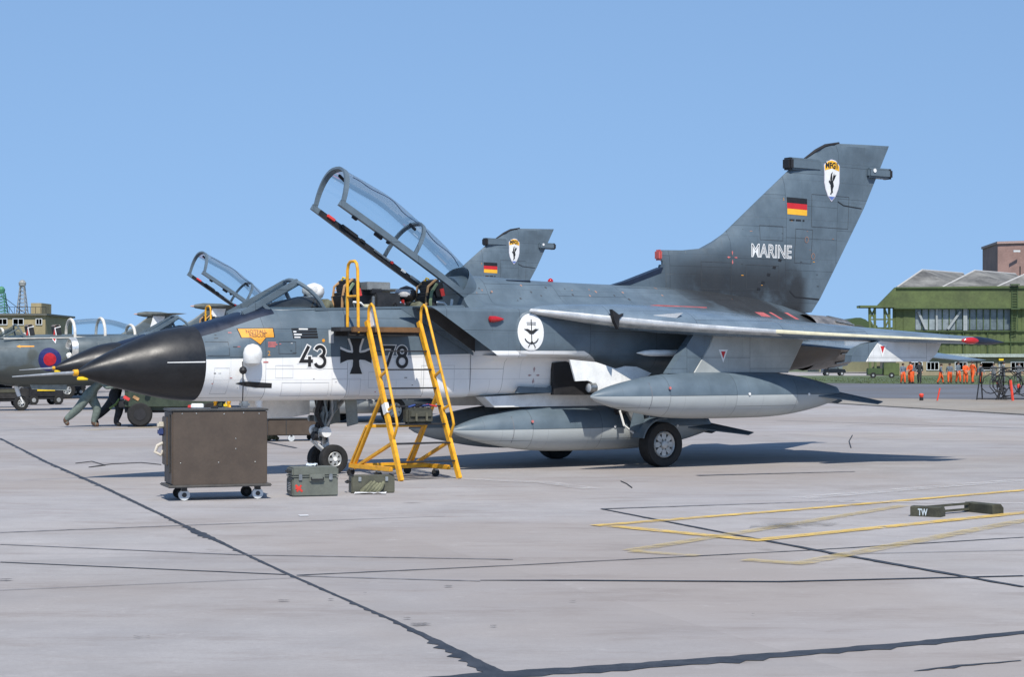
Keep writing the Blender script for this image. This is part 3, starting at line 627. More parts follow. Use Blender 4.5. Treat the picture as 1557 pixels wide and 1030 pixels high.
    # ---- centre and rear fuselage
    CSEC = [
     (6.36, [(0, 3.16), (.2, 3.12), (.36, 3.0), (.45, 2.85), (.50, 2.75), (.60, 2.66), (.70, 2.60), (.71, 2.4), (.705, 2.1), (.70, 1.95), (.70, 1.85), (.70, 1.8), (.70, 1.75), (.695, 1.5), (.66, 1.27), (.5, 1.19), (0, 1.18)]),
     (6.78, [(0, 3.19), (.2, 3.15), (.36, 3.02), (.46, 2.85), (.56, 2.72), (.9, 2.66), (1.25, 2.625), (1.365, 2.53), (1.385, 2.2), (1.392, 1.95), (1.34, 1.85), (1.05, 1.82), (.92, 1.78), (.88, 1.5), (.82, 1.27), (.6, 1.2), (0, 1.19)]),
     (8.0, [(0, 3.14), (.2, 3.11), (.38, 3.0), (.52, 2.85), (.68, 2.73), (1.0, 2.66), (1.3, 2.62), (1.41, 2.52), (1.42, 2.2), (1.42, 1.95), (1.36, 1.84), (1.1, 1.80), (.96, 1.76), (.92, 1.5), (.86, 1.29), (.6, 1.22), (0, 1.21)]),
     (9.2, [(0, 3.115), (.2, 3.09), (.4, 2.98), (.58, 2.85), (.78, 2.74), (1.1, 2.67), (1.32, 2.62), (1.42, 2.52), (1.43, 2.2), (1.43, 1.95), (1.40, 1.78), (1.25, 1.68), (1.08, 1.6), (1.0, 1.45), (.9, 1.3), (.6, 1.23), (0, 1.22)]),
     (10.6, [(0, 3.10), (.2, 3.07), (.42, 2.97), (.62, 2.86), (.85, 2.76), (1.14, 2.68), (1.34, 2.60), (1.42, 2.5), (1.43, 2.2), (1.42, 1.95), (1.38, 1.75), (1.28, 1.58), (1.12, 1.43), (.98, 1.33), (.8, 1.27), (.5, 1.24), (0, 1.23)]),
     (12.0, [(0, 3.04), (.2, 3.01), (.42, 2.9), (.62, 2.8), (.85, 2.7), (1.1, 2.61), (1.28, 2.52), (1.37, 2.4), (1.38, 2.2), (1.36, 1.95), (1.3, 1.75), (1.18, 1.58), (1.0, 1.45), (.8, 1.38), (.6, 1.35), (.4, 1.34), (0, 1.34)]),
     (13.2, [(0, 2.90), (.2, 2.87), (.4, 2.76), (.6, 2.66), (.82, 2.57), (1.02, 2.49), (1.18, 2.39), (1.26, 2.28), (1.27, 2.15), (1.24, 1.98), (1.16, 1.82), (1.02, 1.7), (.86, 1.62), (.66, 1.58), (.5, 1.57), (.3, 1.58), (0, 1.62)]),
     (14.15, [(0, 2.70), (.2, 2.67), (.36, 2.60), (.55, 2.53), (.76, 2.46), (.94, 2.38), (1.08, 2.29), (1.14, 2.2), (1.15, 2.1), (1.12, 1.98), (1.04, 1.86), (.9, 1.77), (.74, 1.72), (.55, 1.70), (.35, 1.72), (.2, 1.76), (0, 1.82)])]
    sm_ = [(t_, resample(chaikin(p, 2), 44)) for t_, p in CSEC]; rings = []
    tt = [6.36, 6.6, 6.78] + [6.78 + i * .307 for i in range(1, 25)]
    for t_ in tt:
        t_ = min(t_, 14.15)
        half = [interp([(a, p[j][0], p[j][1]) for a, p in sm_], t_) for j in range(44)]
        rings.append([(t_, y_, z_) for y_, z_ in half] + [(t_, -y_, z_) for y_, z_ in half[-2:0:-1]])
    mid = MB().loft(rings, True, True).build('rear_fuselage', P_MID, root, flip=True, smooth=40)
    # intakes with raked lips
    def irect(t0, ins, n=6):
        y0, y1, z0, z1, r_ = .735 + ins, 1.375 - ins, 1.845 + ins, 2.63 - ins, .07
        pts = []
        for cx_, cz_, a0 in ((y1 - r_, z1 - r_, 90), (y1 - r_, z0 + r_, 0), (y0 + .02, z0 + .02, -90), (y0 + .02, z1 - .02, -180)):
            rr_ = r_ if cx_ > 1 else .02
            pts += [(cx_ + rr_ * math.cos(R(a0 - 90 * i / n)), cz_ + rr_ * math.sin(R(a0 - 90 * i / n))) for i in range(n + 1)]
        return [((max(t0, 0) if t0 is not None else 5.26 + (2.61 - z_) / .77 * 1.24 + ins * .5), y_, z_ - .03 * (y_ - .74)) for y_, z_ in pts]
    for s_ in (1, -1):
        k = MB(); A_ = irect(None, 0); B_ = irect(7.0, 0); C_ = irect(None, .028); D_ = irect(7.9, .06)
        md = [tuple((p[i] + q[i]) / 2 for i in range(3)) for p, q in zip(A_, B_)]
        k.loft([A_, md, B_], False, False); k.loft([A_, C_], False, False); k.loft([C_, D_], False, True, mi=1)
        if s_ < 0: k.v = mirror(k.v)
        it = k.build('intake', [P_MID, mat('intake dark', (.05, .052, .055), .6)], root, flip=True, smooth=40)
        # splitter plate beside the fuselage
        MB().prism([(5.02, 2.60), (5.26, 2.615), (6.6, 2.60), (6.6, 1.84), (6.42, 1.84)], lambda a, b, h: (a, s_ * h, b), .715, .735).build('splitter_plate', P_GREY, it, flip=True)
        if s_ > 0: intake_l = it
    # ---- fin
    fin_le = [(9.9, 2.95), (10.82, 3.45)]
    FP = [(10.85, 3.00), (10.84, 3.56), (10.78, 3.575), (10.76, 3.755), (11.27, 3.765), (11.73, 3.815), (12.02, 3.95), (12.27, 4.11), (13.05, 4.725), (13.88, 5.372), (14.30, 5.61), (14.55, 5.755), (14.80, 5.87), (15.15, 5.945), (16.49, 5.985), (16.113, 5.286), (15.812, 4.735), (15.2, 3.79), (14.654, 2.955), (14.44, 2.70), (13.5, 2.6), (12, 2.7)]
    def fth(t_, z_):
        kz = max(0., min(1., (z_ - 3.0) / 3.0)); le = interp([(2.6, 10.8), (3.75, 10.9), (4.1, 12.27), (5.37, 13.88), (5.98, 15.3)], z_)[0]; te = 14.654 + (z_ - 2.955) * (16.49 - 14.654) / (5.985 - 2.955)
        x = max(0., min(1., (t_ - le) / max(.1, te - le))); return lerp(.17, .075, kz) * (max(0., math.sin(math.pi * min(1, x ** .62))) * .95 + .05)
    bm = bmesh.new(); bm.faces.new([bm.verts.new((a, 0, b)) for a, b in FP])
    for ax, lo, hi, st in (((1, 0, 0), 10.9, 16.5, .18), ((0, 0, 1), 2.7, 6.0, .16)):
        q = lo
        while q < hi:
            bmesh.ops.bisect_plane(bm, geom=bm.verts[:] + bm.edges[:] + bm.faces[:], dist=1e-6, plane_co=tuple(q * c for c in ax), plane_no=ax); q += st
    bm.verts.ensure_lookup_table(); fv = [v.co.copy() for v in bm.verts]; ff = [[v.index for v in f_.verts] for f_ in bm.faces]
    edge = [(e.verts[0].index, e.verts[1].index) for e in bm.edges if e.is_boundary]; bm.free()
    fb = MB(); nV = len(fv); bset = {i for e in edge for i in e}
    th = [fth(v.x, v.z) if i not in bset else max(.012, min(.05, fth(v.x, v.z) * .5)) if (v.z > 3.0 or v.x > 13.6) else .16 for i, v in enumerate(fv)]
    fb.add([(v.x, h_, v.z) for v, h_ in zip(fv, th)] + [(v.x, -h_, v.z) for v, h_ in zip(fv, th)], ff + [[i + nV for i in f_] for f_ in ff] + [(a, b, b + nV, a + nV) for a, b in edge])
    fin = fb.build('fin', P_FIN, root, flip=True, smooth=28)
    MB().prism([(9.72, 3.06), (10.80, 3.40), (10.84, 3.50), (10.86, 2.95), (9.9, 2.95)], lambda a, b, h: (a, h, b), -.09, .09).build('dorsal_fillet', P_FIN, fin, flip=True)
    MB().prism([(9.70, 3.10), (10.02, 3.185), (10.79, 3.445), (10.75, 3.34), (10.05, 3.11)], lambda a, b, h: (a, h, b), -.095, .095).build('fillet_edge', navy, fin, flip=True)
    MB().box((10.76, 0, 3.665), (.07, .18, .19), bev=.03).build('duct_cover', mat('duct cover pink', (.50, .10, .09), .6), fin, flip=True)
    MB().tube([(14.27, 0, 5.60), (14.55, 0, 5.768), (14.80, 0, 5.885), (15.16, 0, 5.958)], [.02, .032, .032, .02], 8).build('tip_edge', dark, fin, flip=True)
    for x0, x1, z0, z1, e_ in ((13.80, 14.62, 5.372, 5.598, -1), (15.87, 16.51, 5.335, 5.53, 1)):
        pod = MB().box(((x0 + x1) / 2, 0, (z0 + z1) / 2), (x1 - x0, .22, z1 - z0), bev=.035).build('warning_pod', P_GREY, fin, flip=True)
        MB().box((x0 + .06 if e_ < 0 else x1 - .06, 0, (z0 + z1) / 2 - .004), (.13, .232, (z1 - z0) * 1.01), bev=.035).build('pod_cap', dark, pod, flip=True)
    MB().lathe([(-.01, .005), (-.008, .035), (.01, .04)], (16.0, .115, 5.47), 'y', 12).build('tail_light', dwhite, fin, flip=True)
    fbv = bvh_of(fin)
    for px in ([(1270, 307), (1280, 313), (1313, 318)],):
        decal('rudder_gap', ribbon([sv(u, v, 0) for u, v in px], .02), dblack, fbv, .004, fin)
    decal('rudder_gap', ribbon([sv(1196, 443, 0), sv(1205, 452, 0), sv(1247, 456, 0)], .025), dblack, fbv, .004, fin)
    for u, v in ((1180, 396), (1171, 407), (1162, 418), (1153, 430), (1146, 440), (1145, 463)):
        a, b = sv(u, v, 0); decal('vent', [[(a - .05, b - .02), (a + .03, b - .03), (a + .05, b + .015), (a - .03, b + .025)]], dblack, fbv, .005, fin)
    def onfin(u, v): return sv(u, v, .03)
    a, b = onfin(1192, 300); a2, b2 = onfin(1222.5, 328); fh = (b - b2) / 3
    for i, m_ in enumerate((dblack, dred, dgold)):
        decal('flag_stripe', [[(a, b - fh * i), (a2, b - .01 - fh * i), (a2, b - .01 - fh * (i + 1)), (a, b - fh * (i + 1))]], m_, fbv, .005, fin)
    a, b = onfin(1135.5, 390.5)
    for off_, m_, e_ in ((.010, dwhite, .005), (-.011, dblack, .008)):
        decal('lettering', place2d(text2d('MARINE', .34, off_, .86), a, b), m_, fbv, e_, fin, .15)
    # squadron shield
    ca, cb = onfin(1261.5, 275); sw, sh = .195, .39
    shield = [(-sw, sh * .72), (-sw * .5, sh * .95), (0, sh), (sw * .5, sh * .95), (sw, sh * .72), (sw, -.05), (sw * .85, -sh * .42), (sw * .5, -sh * .75), (0, -sh), (-sw * .5, -sh * .75), (-sw * .85, -sh * .42), (-sw, -.05)]
    decal('shield_rim', [[(ca + x * 1.07, cb + y_ * 1.04) for x, y_ in shield]], mat('decal silver', (.55, .52, .6), .4), fbv, .005, fin)
    decal('shield', [[(ca + x, cb + y_) for x, y_ in shield]], dwhite, fbv, .007, fin)
    decal('shield_chief', [[(ca + x * .98, cb + y_ * .985) for x, y_ in [(-sw, sh * .48), (-sw, sh * .72), (-sw * .5, sh * .95), (0, sh), (sw * .5, sh * .95), (sw, sh * .72), (sw, sh * .48), (0, sh * .60)]]], dgold, fbv, .009, fin)
    decal('shield_lettering', place2d(text2d('MFG1', .155, .006, .86), ca - .17, cb + sh * .60), dblack, fbv, .012, fin)
    decal('shield_point', [[(ca - sw * .45, cb - sh * .78), (ca + sw * .45, cb - sh * .78), (ca, cb - sh * .97)]], mat('decal blue', (.12, .2, .5), .5), fbv, .009, fin)
    bird = [[(-.02, -.20), (.03, -.22), (.02, -.15), (.05, -.08), (.03, .0), (.01, .02), (-.03, .0), (-.04, -.08)], [(.0, -.02), (.03, .0), (.07, .06), (.11, .14), (.06, .12), (.05, .16), (.02, .09)], [(-.01, -.02), (.005, .06), (.0, .14), (.02, .19), (-.03, .15), (-.05, .06), (-.04, -.02)], [(-.045, -.06), (-.03, -.05), (-.06, .03), (-.09, .0)], [(-.02, -.2), (.0, -.215), (-.02, -.25), (-.05, -.235)]]
    for k_, p_ in enumerate(bird): decal('shield_emblem', [[(ca + x * 1.05, cb + y_ * 1.0 - .02) for x, y_ in p_]], dblack, fbv, .0095 + .0008 * k_, fin)
    a, b = onfin(1190, 303); decal('stencil', place2d(text2d('2', .07), a - .06, b - .03), orange, fbv, .005, fin)
    a, b = onfin(1195, 336); decal('stencil', [[(a + x0, b), (a + x1, b), (a + x1, b + .03), (a + x0, b + .03)] for x0, x1 in ((0, .13), (.16, .30), (.34, .39))], dblack, fbv, .005, fin)
    for u, v in ((1223, 365), (1235, 390)):
        a, b = onfin(u, v); decal('access_ring', ribbon(arc(a, b, .045, 0, 360, 14, .055)[:-1], .012, True), mat('rust stencil', (.35, .2, .15), .7), fbv, .005, fin)
    a, b = onfin(1107, 392)
    for k_, (x, y_) in enumerate(((.06, 0), (-.06, 0), (0, .06), (0, -.06))): decal('jack_mark', [[(a + x * .6, b + y_ * .6), (a + x * 1.6 + y_ * .3, b + y_ * 1.6 + x * .3), (a + x * 2.1, b + y_ * 2.1), (a + x * 1.6 - y_ * .3, b + y_ * 1.6 - x * .3)]], faded_red, fbv, .005 + k_ * .0005, fin)
    # ---- wings, fully swept
    for s_ in (1, -1):
        secs = []; nsec = 11
        for i in range(nsec + 1):
            k = i / nsec; le = Vector((6.98, 1.455, 0)).lerp(Vector((14.04, 4.30, 0)), k); le.z = interp([(0, 2.575), (.2, 2.425), (.4, 2.315), (.7, 2.20), (1, 2.12)], k)[0]; te = Vector((12.4, 1.15, 2.40)).lerp(Vector((14.98, 4.12, 2.085)), k)
            secs.append((le, te, interp([(0, .42), (.08, .60), (.2, .66), (.4, .50), (.7, .34), (1, .17)], k)[0], (0, 0, 1)))
        mb = MB(); surf(mb, secs, (.06, lambda i, j: (1 if i < 6 else 2) if j in (19, 20) else 3 if (j in (21, 22, 23) and i < 6) else 0), AFW)
        if s_ < 0: mb.v = mirror(mb.v)
        wing = mb.build('wing', [P_WING, silver, cream, mat('worn glove metal', (.40, .41, .40), .4, .3, var=.2)], root, flip=True, smooth=40)
        def sy_(p): return (p[0], p[1] * s_, p[2])
        # tip light and dark tip
        q = [Vector(sy_(p)) for p in ((14.0, 4.31, 2.118), (14.2, 4.31, 2.118), (14.6, 4.22, 2.105), (15.06, 4.13, 2.095))]
        wt = MB().tube(q, [.05, .07, .055, .006], 10).build('wing_tip', navy, wing, flip=True)
        MB().tube([Vector(sy_(p)) for p in ((13.86, 4.27, 2.117), (13.95, 4.315, 2.115), (14.05, 4.335, 2.115), (14.2, 4.335, 2.115))], [.02, .055, .06, .03], 10).build('tip_light', redlens, wing, flip=True)
        if s_ > 0:
            for u0, u1, v0, hh, m_ in ((845, 884, 470, .10, dark), (853, 875, 474, .05, dark)):
                t0, z0 = sv(u0, v0, 1.52); t1, z1 = sv(u1, v0 + 2, 1.62); MB().bar((t0, 1.50, z0), (t1, 1.62, z1), .06, hh, bev=.02).build('glove_vane', m_, wing, flip=True)
            t0, z0 = sv(935, 484, 1.98); MB().prism([(-.10, .14), (.05, .05), (.14, .08), (.05, -.01), (.03, -.18), (-.05, -.05)], lambda a, b, h: (t0 + a, h, z0 + b), 1.96, 2.04).build('glove_seal', dark, wing, flip=True)
            MB().prism([(8.55, 2.36), (8.95, 2.52), (9.4, 2.56), (9.2, 2.40), (9.0, 2.34)], lambda a, b, h: (a, h + (a - 8.5) * .42, b), 1.93, 1.985).build('slat_end', silver, wing, flip=True)
    for u, v, l_ in ((980, 466, 1.35),):
        a, b = sv(u, v, 1.0); MB().prism([(a, b), (a + .25, b + .03), (a + l_, b + .01), (a + l_, b - .045), (a + .3, b - .03)], lambda p, q, h: (p, h, q), .96, 1.03).build('walkway_stripe', mat('walkway red', (.48, .12, .12), .6), root, flip=True)
    mbv = bvh_of(mid); wtxt = MATS['walkway red']
    for u, w_ in ((1150, 18), (1180, 6), (1215, 8)):
        a, b = sv(u, 478, 1.0); a2, _ = sv(u + w_, 478, 1.0); decal('walkway_mark', [[(a, b - .09), (a2, b - .09), (a2, b + .04), (a, b + .04)]], wtxt, mbv, .006, root)
    # ---- tailerons, nozzles
    for s_ in (1, -1):
        mb = MB(); surf(mb, [((12.55, 1.18, 2.10), (14.75, 1.18, 2.12), .13, (0, 0, 1)), ((14.75, 3.40, 1.79), (15.45, 3.40, 1.79), .05, (0, 0, 1))])
        if s_ < 0: mb.v = mirror(mb.v)
        mb.build('taileron', P_WING, root, flip=True)
        nz = MB().lathe([(13.7, .52), (14.2, .50), (14.55, .455), (14.74, .42), (14.74, .39), (14.3, .40), (14.0, .05)], (0, s_ * .56, 2.12), 'x', 28, cap=False).build('exhaust_nozzle', browns, root, flip=True)
        for j in range(14):
            a = 2 * math.pi * j / 14; MB().bar((14.22, s_ * .56 + .50 * math.cos(a), 2.12 + .50 * math.sin(a)), (14.72, s_ * .56 + .425 * math.cos(a), 2.12 + .425 * math.sin(a)), .07, .018).build('nozzle_petal', steel, nz, flip=True)
    MB().lathe([(0, .05), (.02, .17), (.55, .17), (.62, .15), (.62, .05)], (14.15, 1.05, 2.20), 'x', 18).build('reverser_actuator', whitep, root, flip=True)
    MB().lathe([(0, .12), (.05, .19), (.9, .20), (1.0, .17)], (13.1, 1.10, 2.24), 'x', 18).build('reverser_housing', mat('bright skin', (.5, .53, .56), .3, .5), root, flip=True)
    # ---- drop tanks
    TP = [(0, .012), (.06, .055), (.35, .155), (.8, .255), (1.3, .335), (1.8, .375), (2.4, .387), (3.4, .387), (3.9, .37), (4.4, .315), (4.85, .235), (5.2, .15), (5.38, .095), (5.42, .02)]
    def tank(t0, y0, z0, fins, parent):
        pr2 = []
        for i in range(48):
            a = 5.42 * (i / 47); pr2.append((a, interp([(p[0], p[1]) for p in TP], a)[0]))
        tk = MB().lathe(pr2, (0, 0, 0), 'x', 32).build('drop_tank', P_TANK, parent, flip=False); tk.location = (t0, -y0, z0)
        for s_ in (1, -1):
            MB().add([(4.55, s_ * .24, -.03), (5.36, s_ * .06, .0), (5.98, s_ * .50, -.15), (5.86, s_ * .50, -.19), (4.55, s_ * .24, .0), (5.36, s_ * .06, .03), (5.98, s_ * .50, -.135), (5.86, s_ * .50, -.175)],
                     [(0, 1, 2, 3), (7, 6, 5, 4), (0, 4, 5, 1), (1, 5, 6, 2), (2, 6, 7, 3), (3, 7, 4, 0)]).build('tank_fin', P_GREY, tk, flip=True)
        for a, zz, m_ in ((1.35, .13, faded_red), (3.0, .02, dwhite), (4.4, .0, dwhite)):
            MB().lathe([(-.01, .004), (.0, .02), (.02, .024)], (a, interp([(p[0], p[1]) for p in TP], a)[0] * .99, zz), 'y', 8).build('filler_cap', m_, tk, flip=True)
        decal('band_seam', [[(1.02, -.3), (1.03, -.3), (1.03, .3), (1.02, .3)]], MATS['worn tar'], bvh_of(tk), .004, tk)
        return tk
    for s_ in (1, -1):
        tank(7.67, s_ * 2.15, 1.205, True, root)
        tank(6.00, s_ * .66, .655, True, root)
        # wing pylons (swivelled fore and aft) and belly pylons
        y0 = 2.15
        pol = [(8.98, 1.57), (9.55, 2.30), (9.75, 2.36), (11.9, 2.36), (12.05, 2.2), (11.6, 1.57)]
        def pyl(poly, y0, th, m_, nm):
            mb = MB(); n = len(poly); c = (sum(p[0] for p in poly) / n, sum(p[1] for p in poly) / n)
            sh = [(c[0] + (a - c[0]) * .965, c[1] + (b - c[1]) * .985) for a, b in poly]
            mb.loft([[(a, s_ * (y0 - th), b) for a, b in sh], [(a, s_ * (y0 - th * .55), b) for a, b in poly], [(a, s_ * (y0 + th * .55), b) for a, b in poly], [(a, s_ * (y0 + th), b) for a, b in sh]])
            return mb.build(nm, m_, root, flip=True, smooth=30)
        p1 = pyl([(9.71, 1.57), (10.04, 2.0), (10.21, 2.34), (12.1, 2.34), (12.25, 2.2), (11.85, 1.57)], y0, .075, P_PYL, 'wing_pylon')
        MB().loft([[(9.21 + k * .0, s_ * (y0 - w_), 1.57), (9.81, s_ * (y0 - w_), 2.30), (9.95, s_ * (y0 - w_), 2.34), (10.21, s_ * (y0 - w_), 2.34), (10.04, s_ * (y0 - w_), 2.0), (9.71, s_ * (y0 - w_), 1.57)] for k, w_ in ((0, .078), (0, -.078))]).build('pylon_nose', P_GREY, p1, flip=True)
        a, b = sv(1289, 551, 3.55)
        p2 = pyl([(a + .33, 1.76), (a + .45, 1.92), (a + .62, 2.10), (a + .8, 2.16), (a + 2.2, 2.12), (a + 2.05, 1.9), (a + 1.85, 1.76)], 3.55, .075, P_PYLW, 'wing_pylon')
        MB().loft([[(a + p, s_ * (3.55 - w_), q) for p, q in ((0, 1.76), (.02, 1.87), (.14, 1.98), (.36, 2.06), (.62, 2.10), (.45, 1.92), (.33, 1.76))] for w_ in (.078, -.078)]).build('pylon_nose', P_GREY, p2, flip=True)
        for yy, pp, (tx, zz) in ((y0, p1, sv(1098, 541, 2.2)), (3.55, p2, sv(1340, 533, 3.6))):
            if s_ > 0:
                bv = bvh_of(pp); decal('warning_triangle', [[(tx - .10, zz + .10), (tx + .10, zz + .10), (tx, zz - .12)]], dwhite, bv, .004, pp); decal('warning_triangle', [[(tx - .05, zz + .07), (tx + .05, zz + .07), (tx, zz - .05)]], dred, bv, .006, pp)
        rail = MB().lathe([(0, .005), (.15, .04), (.3, .055), (2.2, .055), (2.3, .03)], (sv(968, 537, 1.78)[0], s_ * 1.78, sv(968, 537, 1.78)[1]), 'x', 12).build('launch_rail', whitep, root, flip=True)
        MB().box((10.2, s_ * 1.95, 1.93), (.8, .24, .06)).build('rail_bracket', whitep, rail, flip=True)
        MB().prism([(6.55, 1.19), (6.75, 1.02), (9.5, 1.02), (9.8, 1.22), (8, 1.25)], lambda a, b, h: (a, s_ * h, b), .52, .80).build('belly_pylon', whitep, root, flip=True)
    # ---- nose gear
    leg = MB(); ax_ = 4.12
    leg.tube([(4.0, 0, 1.2), (4.03, 0, .85)], .085, 12); leg.tube([(4.03, 0, .9), (4.10, 0, .36)], .06, 12, mi=1); leg.tube([(4.08, 0, .42), (ax_, 0, .24)], [.07, .055], 12, mi=1)
    leg.tube([(ax_, -.27, .235), (ax_, .27, .235)], .035, 10, mi=1)
    leg.tube([(4.05, 0, .80), (4.45, .0, 1.2)], .04, 8); leg.tube([(4.03, .06, .72), (3.86, .06, .52), (4.05, .05, .36)], .025, 8, mi=1); leg.tube([(4.03, -.06, .72), (3.86, -.06, .52), (4.05, -.05, .36)], .025, 8, mi=1)
    leg.lathe([(-.2, .06), (-.2, .085), (-.05, .085), (-.05, .05)], (3.98, 0, .68), 'y', 12, mi=1); leg.lathe([(.08, .05), (.08, .085), (.2, .085), (.2, .05)], (4.0, 0, .66), 'y', 12, mi=1)
    leg.lathe([(-.035, .02), (-.03, .07), (.03, .07), (.035, .02)], (3.83, .12, .60), 'x', 12, mi=2)
    rr_ = random.Random(3)
    for k in range(26):
        y_ = rr_.uniform(-.17, .19); x_ = rr_.uniform(3.86, 4.2); z_ = rr_.uniform(.62, .9)
        leg.tube([(x_, y_, 1.2), (x_ + rr_.uniform(-.08, .08), y_ + rr_.uniform(-.06, .06), (1.2 + z_) / 2), (4.02 + rr_.uniform(-.08, .08), y_ * .7, z_), (4.03 + rr_.uniform(-.05, .05), y_ * .5, z_ - .18)], rr_.uniform(.014, .04), 6, mi=rr_.choice((0, 3, 2, 3)))
    for k in range(14): leg.box((4.02 + rr_.uniform(-.13, .13), rr_.uniform(-.16, .16), rr_.uniform(.66, 1.1)), (rr_.uniform(.06, .13), rr_.uniform(.05, .1), rr_.uniform(.07, .16)), None, .015, rr_.choice((0, 2, 3)))
    ng = leg.build('nose_gear_leg', [steel, whitep, dark, mat('gear grey', (.16, .19, .2), .5, var=.3)], root, flip=True)
    for s_ in (1, -1): wheel('nose_wheel', (ax_, s_ * .20, .230), .230, .15, root, .118, 6, s_)
    MB().prism([(4.32, 1.18), (4.52, 1.18), (4.55, .78), (4.36, .74)], lambda a, b, h: (a, h, b), .20, .225).build('gear_door', mat('gear door grey', (.22, .24, .22), .5), root, flip=True)
    MB().prism([(4.25, 1.18), (4.45, 1.18), (4.48, .80), (4.30, .76)], lambda a, b, h: (a, h, b), -.26, -.235).build('gear_door', MATS['gear door grey'], root, flip=True)
    MB().prism([(2.72, 1.20), (3.95, 1.20), (3.95, .93), (3.6, .88), (3.2, .88), (2.8, .97)], lambda a, b, h: (a, h, b), -.30, -.275).build('gear_door', whitep, root, flip=True)
    # ---- main gear
    for s_ in (1, -1):
        wheel('main_wheel', (9.6, s_ * 1.52, .375), .378, .29, root, .225, 8, s_)
        m_ = MB(); m_.tube([(9.6, s_ * 1.36, .38), (9.55, s_ * 1.25, .42), (9.25, s_ * 1.12, .95), (9.0, s_ * .95, 1.45)], [.06, .09, .09, .1], 10); m_.tube([(9.55, s_ * 1.25, .5), (9.7, s_ * 1.0, 1.3)], .05, 8); m_.tube([(9.1, s_ * 1.05, 1.15), (8.55, s_ * .9, 1.4)], .045, 8, mi=1)
        m_.box((9.02, s_ * 1.18, 1.0), (.2, .2, .26), None, .04, 1); m_.tube([(8.95, s_ * 1.25, .95), (9.0, s_ * 1.3, .7), (9.3, s_ * 1.3, .5)], .02, 6, mi=2)
        m_.build('main_gear_leg', [steel, dark, whitep], root, flip=True)
        pts = arc(9.6, .375, .45, 80, 165, 8); pts2 = arc(9.6, .375, .42, 165, 80, 8)
        MB().prism(pts + pts2, lambda a, b, h: (a, s_ * h, b), 1.30, 1.60).build('mudguard_door', P_GREY, root, flip=True)
        MB().prism([sv(u, v, 1.47) for u, v in ((866, 547), (906, 551), (935, 561), (950, 557), (967, 558), (989, 568), (973, 580), (909, 599), (903, 598), (898, 582), (892, 579), (873, 580))], lambda a, b, h: (a, s_ * (h + (1.8 - b) * .10), b), 1.44, 1.475).build('gear_door', whitep, root, flip=True)
        MB().prism([sv(u, v, 1.02) for u, v in ((842, 552), (866, 549), (880, 560), (902, 575), (904, 601), (842, 601))], lambda a, b, h: (a, s_ * h, b), .93, 1.02).build('gear_bay', dark, root, flip=True)
        MB().lathe([(0, .07), (-.02, .08), (.10, .085), (.14, .04)], (sv(896, 590, 1.48)[0], s_ * 1.49, sv(896, 590, 1.48)[1]), 'x', 18).build('landing_light', steel, root, flip=True)
        MB().lathe([(-.018, .072), (-.03, .05), (-.035, .004)], (sv(896, 590, 1.48)[0], s_ * 1.49, sv(896, 590, 1.48)[1]), 'x', 18).build('lamp_lens', mat('lamp glass', (.55, .58, .6), .08, .3), root, flip=True)
        MB().prism([(9.15, .98), (9.05, .62), (9.42, .58), (9.32, .9)], lambda a, b, h: (a, s_ * h, b), 1.38, 1.40).build('gear_door', P_TANK, root, flip=True)
    # ---- marks and fittings on the port side
    bv = bvh_of(fus); sd2 = lambda u, v: sv(u, v, .67)
    for ch, u in (('4', 457.5), ('3', 478.5), ('7', 581), ('8', 602.5)):
        a, b = sd2(u, 558); digit(ch, a, b, .315, .052, .088, bv, root)
    def cross(c, w_, e_, m_, k=1.):
        r_ = w_ / 2; out = []
        for q in range(4):
            pl = [(.095 * w_, .12 * w_), (.11 * w_, .28 * w_), (.20 * w_, r_), (-.20 * w_, r_), (-.11 * w_, .28 * w_), (-.095 * w_, .12 * w_), (0, 0)]
            ca_, sa_ = round(math.cos(q * math.pi / 2)), round(math.sin(q * math.pi / 2)); out.append([(c[0] + x * ca_ - y_ * sa_, c[1] + x * sa_ + y_ * ca_) for x, y_ in pl])
        core = [(c[0] + x, c[1] + y_) for x, y_ in ((-.095*w_, -.12*w_), (.095*w_, -.12*w_), (.12*w_, -.095*w_), (.12*w_, .095*w_), (.095*w_, .12*w_), (-.095*w_, .12*w_), (-.12*w_, .095*w_), (-.12*w_, -.095*w_))]
        for k_, pl in enumerate(out): decal('cross', [pl], m_, bv, e_ + .0006 * k_, root)
        decal('cross', [core], m_, bv, e_ + .004, root)
        for q in range(4):
            for sg in (1, -1):
                pl = [(sg * .09 * w_, .09 * w_), (sg * .115 * w_, .28 * w_), (sg * .20 * w_, r_), (sg * .27 * w_, r_), (sg * .18 * w_, .27 * w_), (sg * .155 * w_, .155 * w_)]
                ca_, sa_ = round(math.cos(q * math.pi / 2)), round(math.sin(q * math.pi / 2))
                decal('cross_edge', [[(c[0] + x * ca_ - y_ * sa_, c[1] + x * sa_ + y_ * ca_) for x, y_ in pl]], dwhite, bv, .003 + .0004 * q, root)
    a, b = sd2(540.5, 542); cross((a, b), .55, .005, dblack)
    # rescue arrow
    pts = [sd2(u, v) for u, v in ((370.5, 500), (417.5, 499.5), (418, 513), (406, 513.5), (397.5, 524), (385, 513.5), (372.5, 513.5))]
    decal('rescue_arrow_edge', [[(lerp(sum(p[0] for p in pts)/7, x, 1.06), lerp(sum(p[1] for p in pts)/7, y_, 1.09)) for x, y_ in pts]], dblack, bv, .004, root); decal('rescue_arrow', [pts], orange, bv, .006, root)
    a, b = sd2(378, 506.5); decal('rescue_lettering', place2d(text2d('NOTFALL', .072, .0015), a + .02, b), mat('stencil brown', (.22, .09, .03), .6), bv, .0085, root); a, b = sd2(383, 512.5); decal('rescue_lettering', place2d(text2d('RESCUE', .072, .0015), a, b), MATS['stencil brown'], bv, .0085, root)
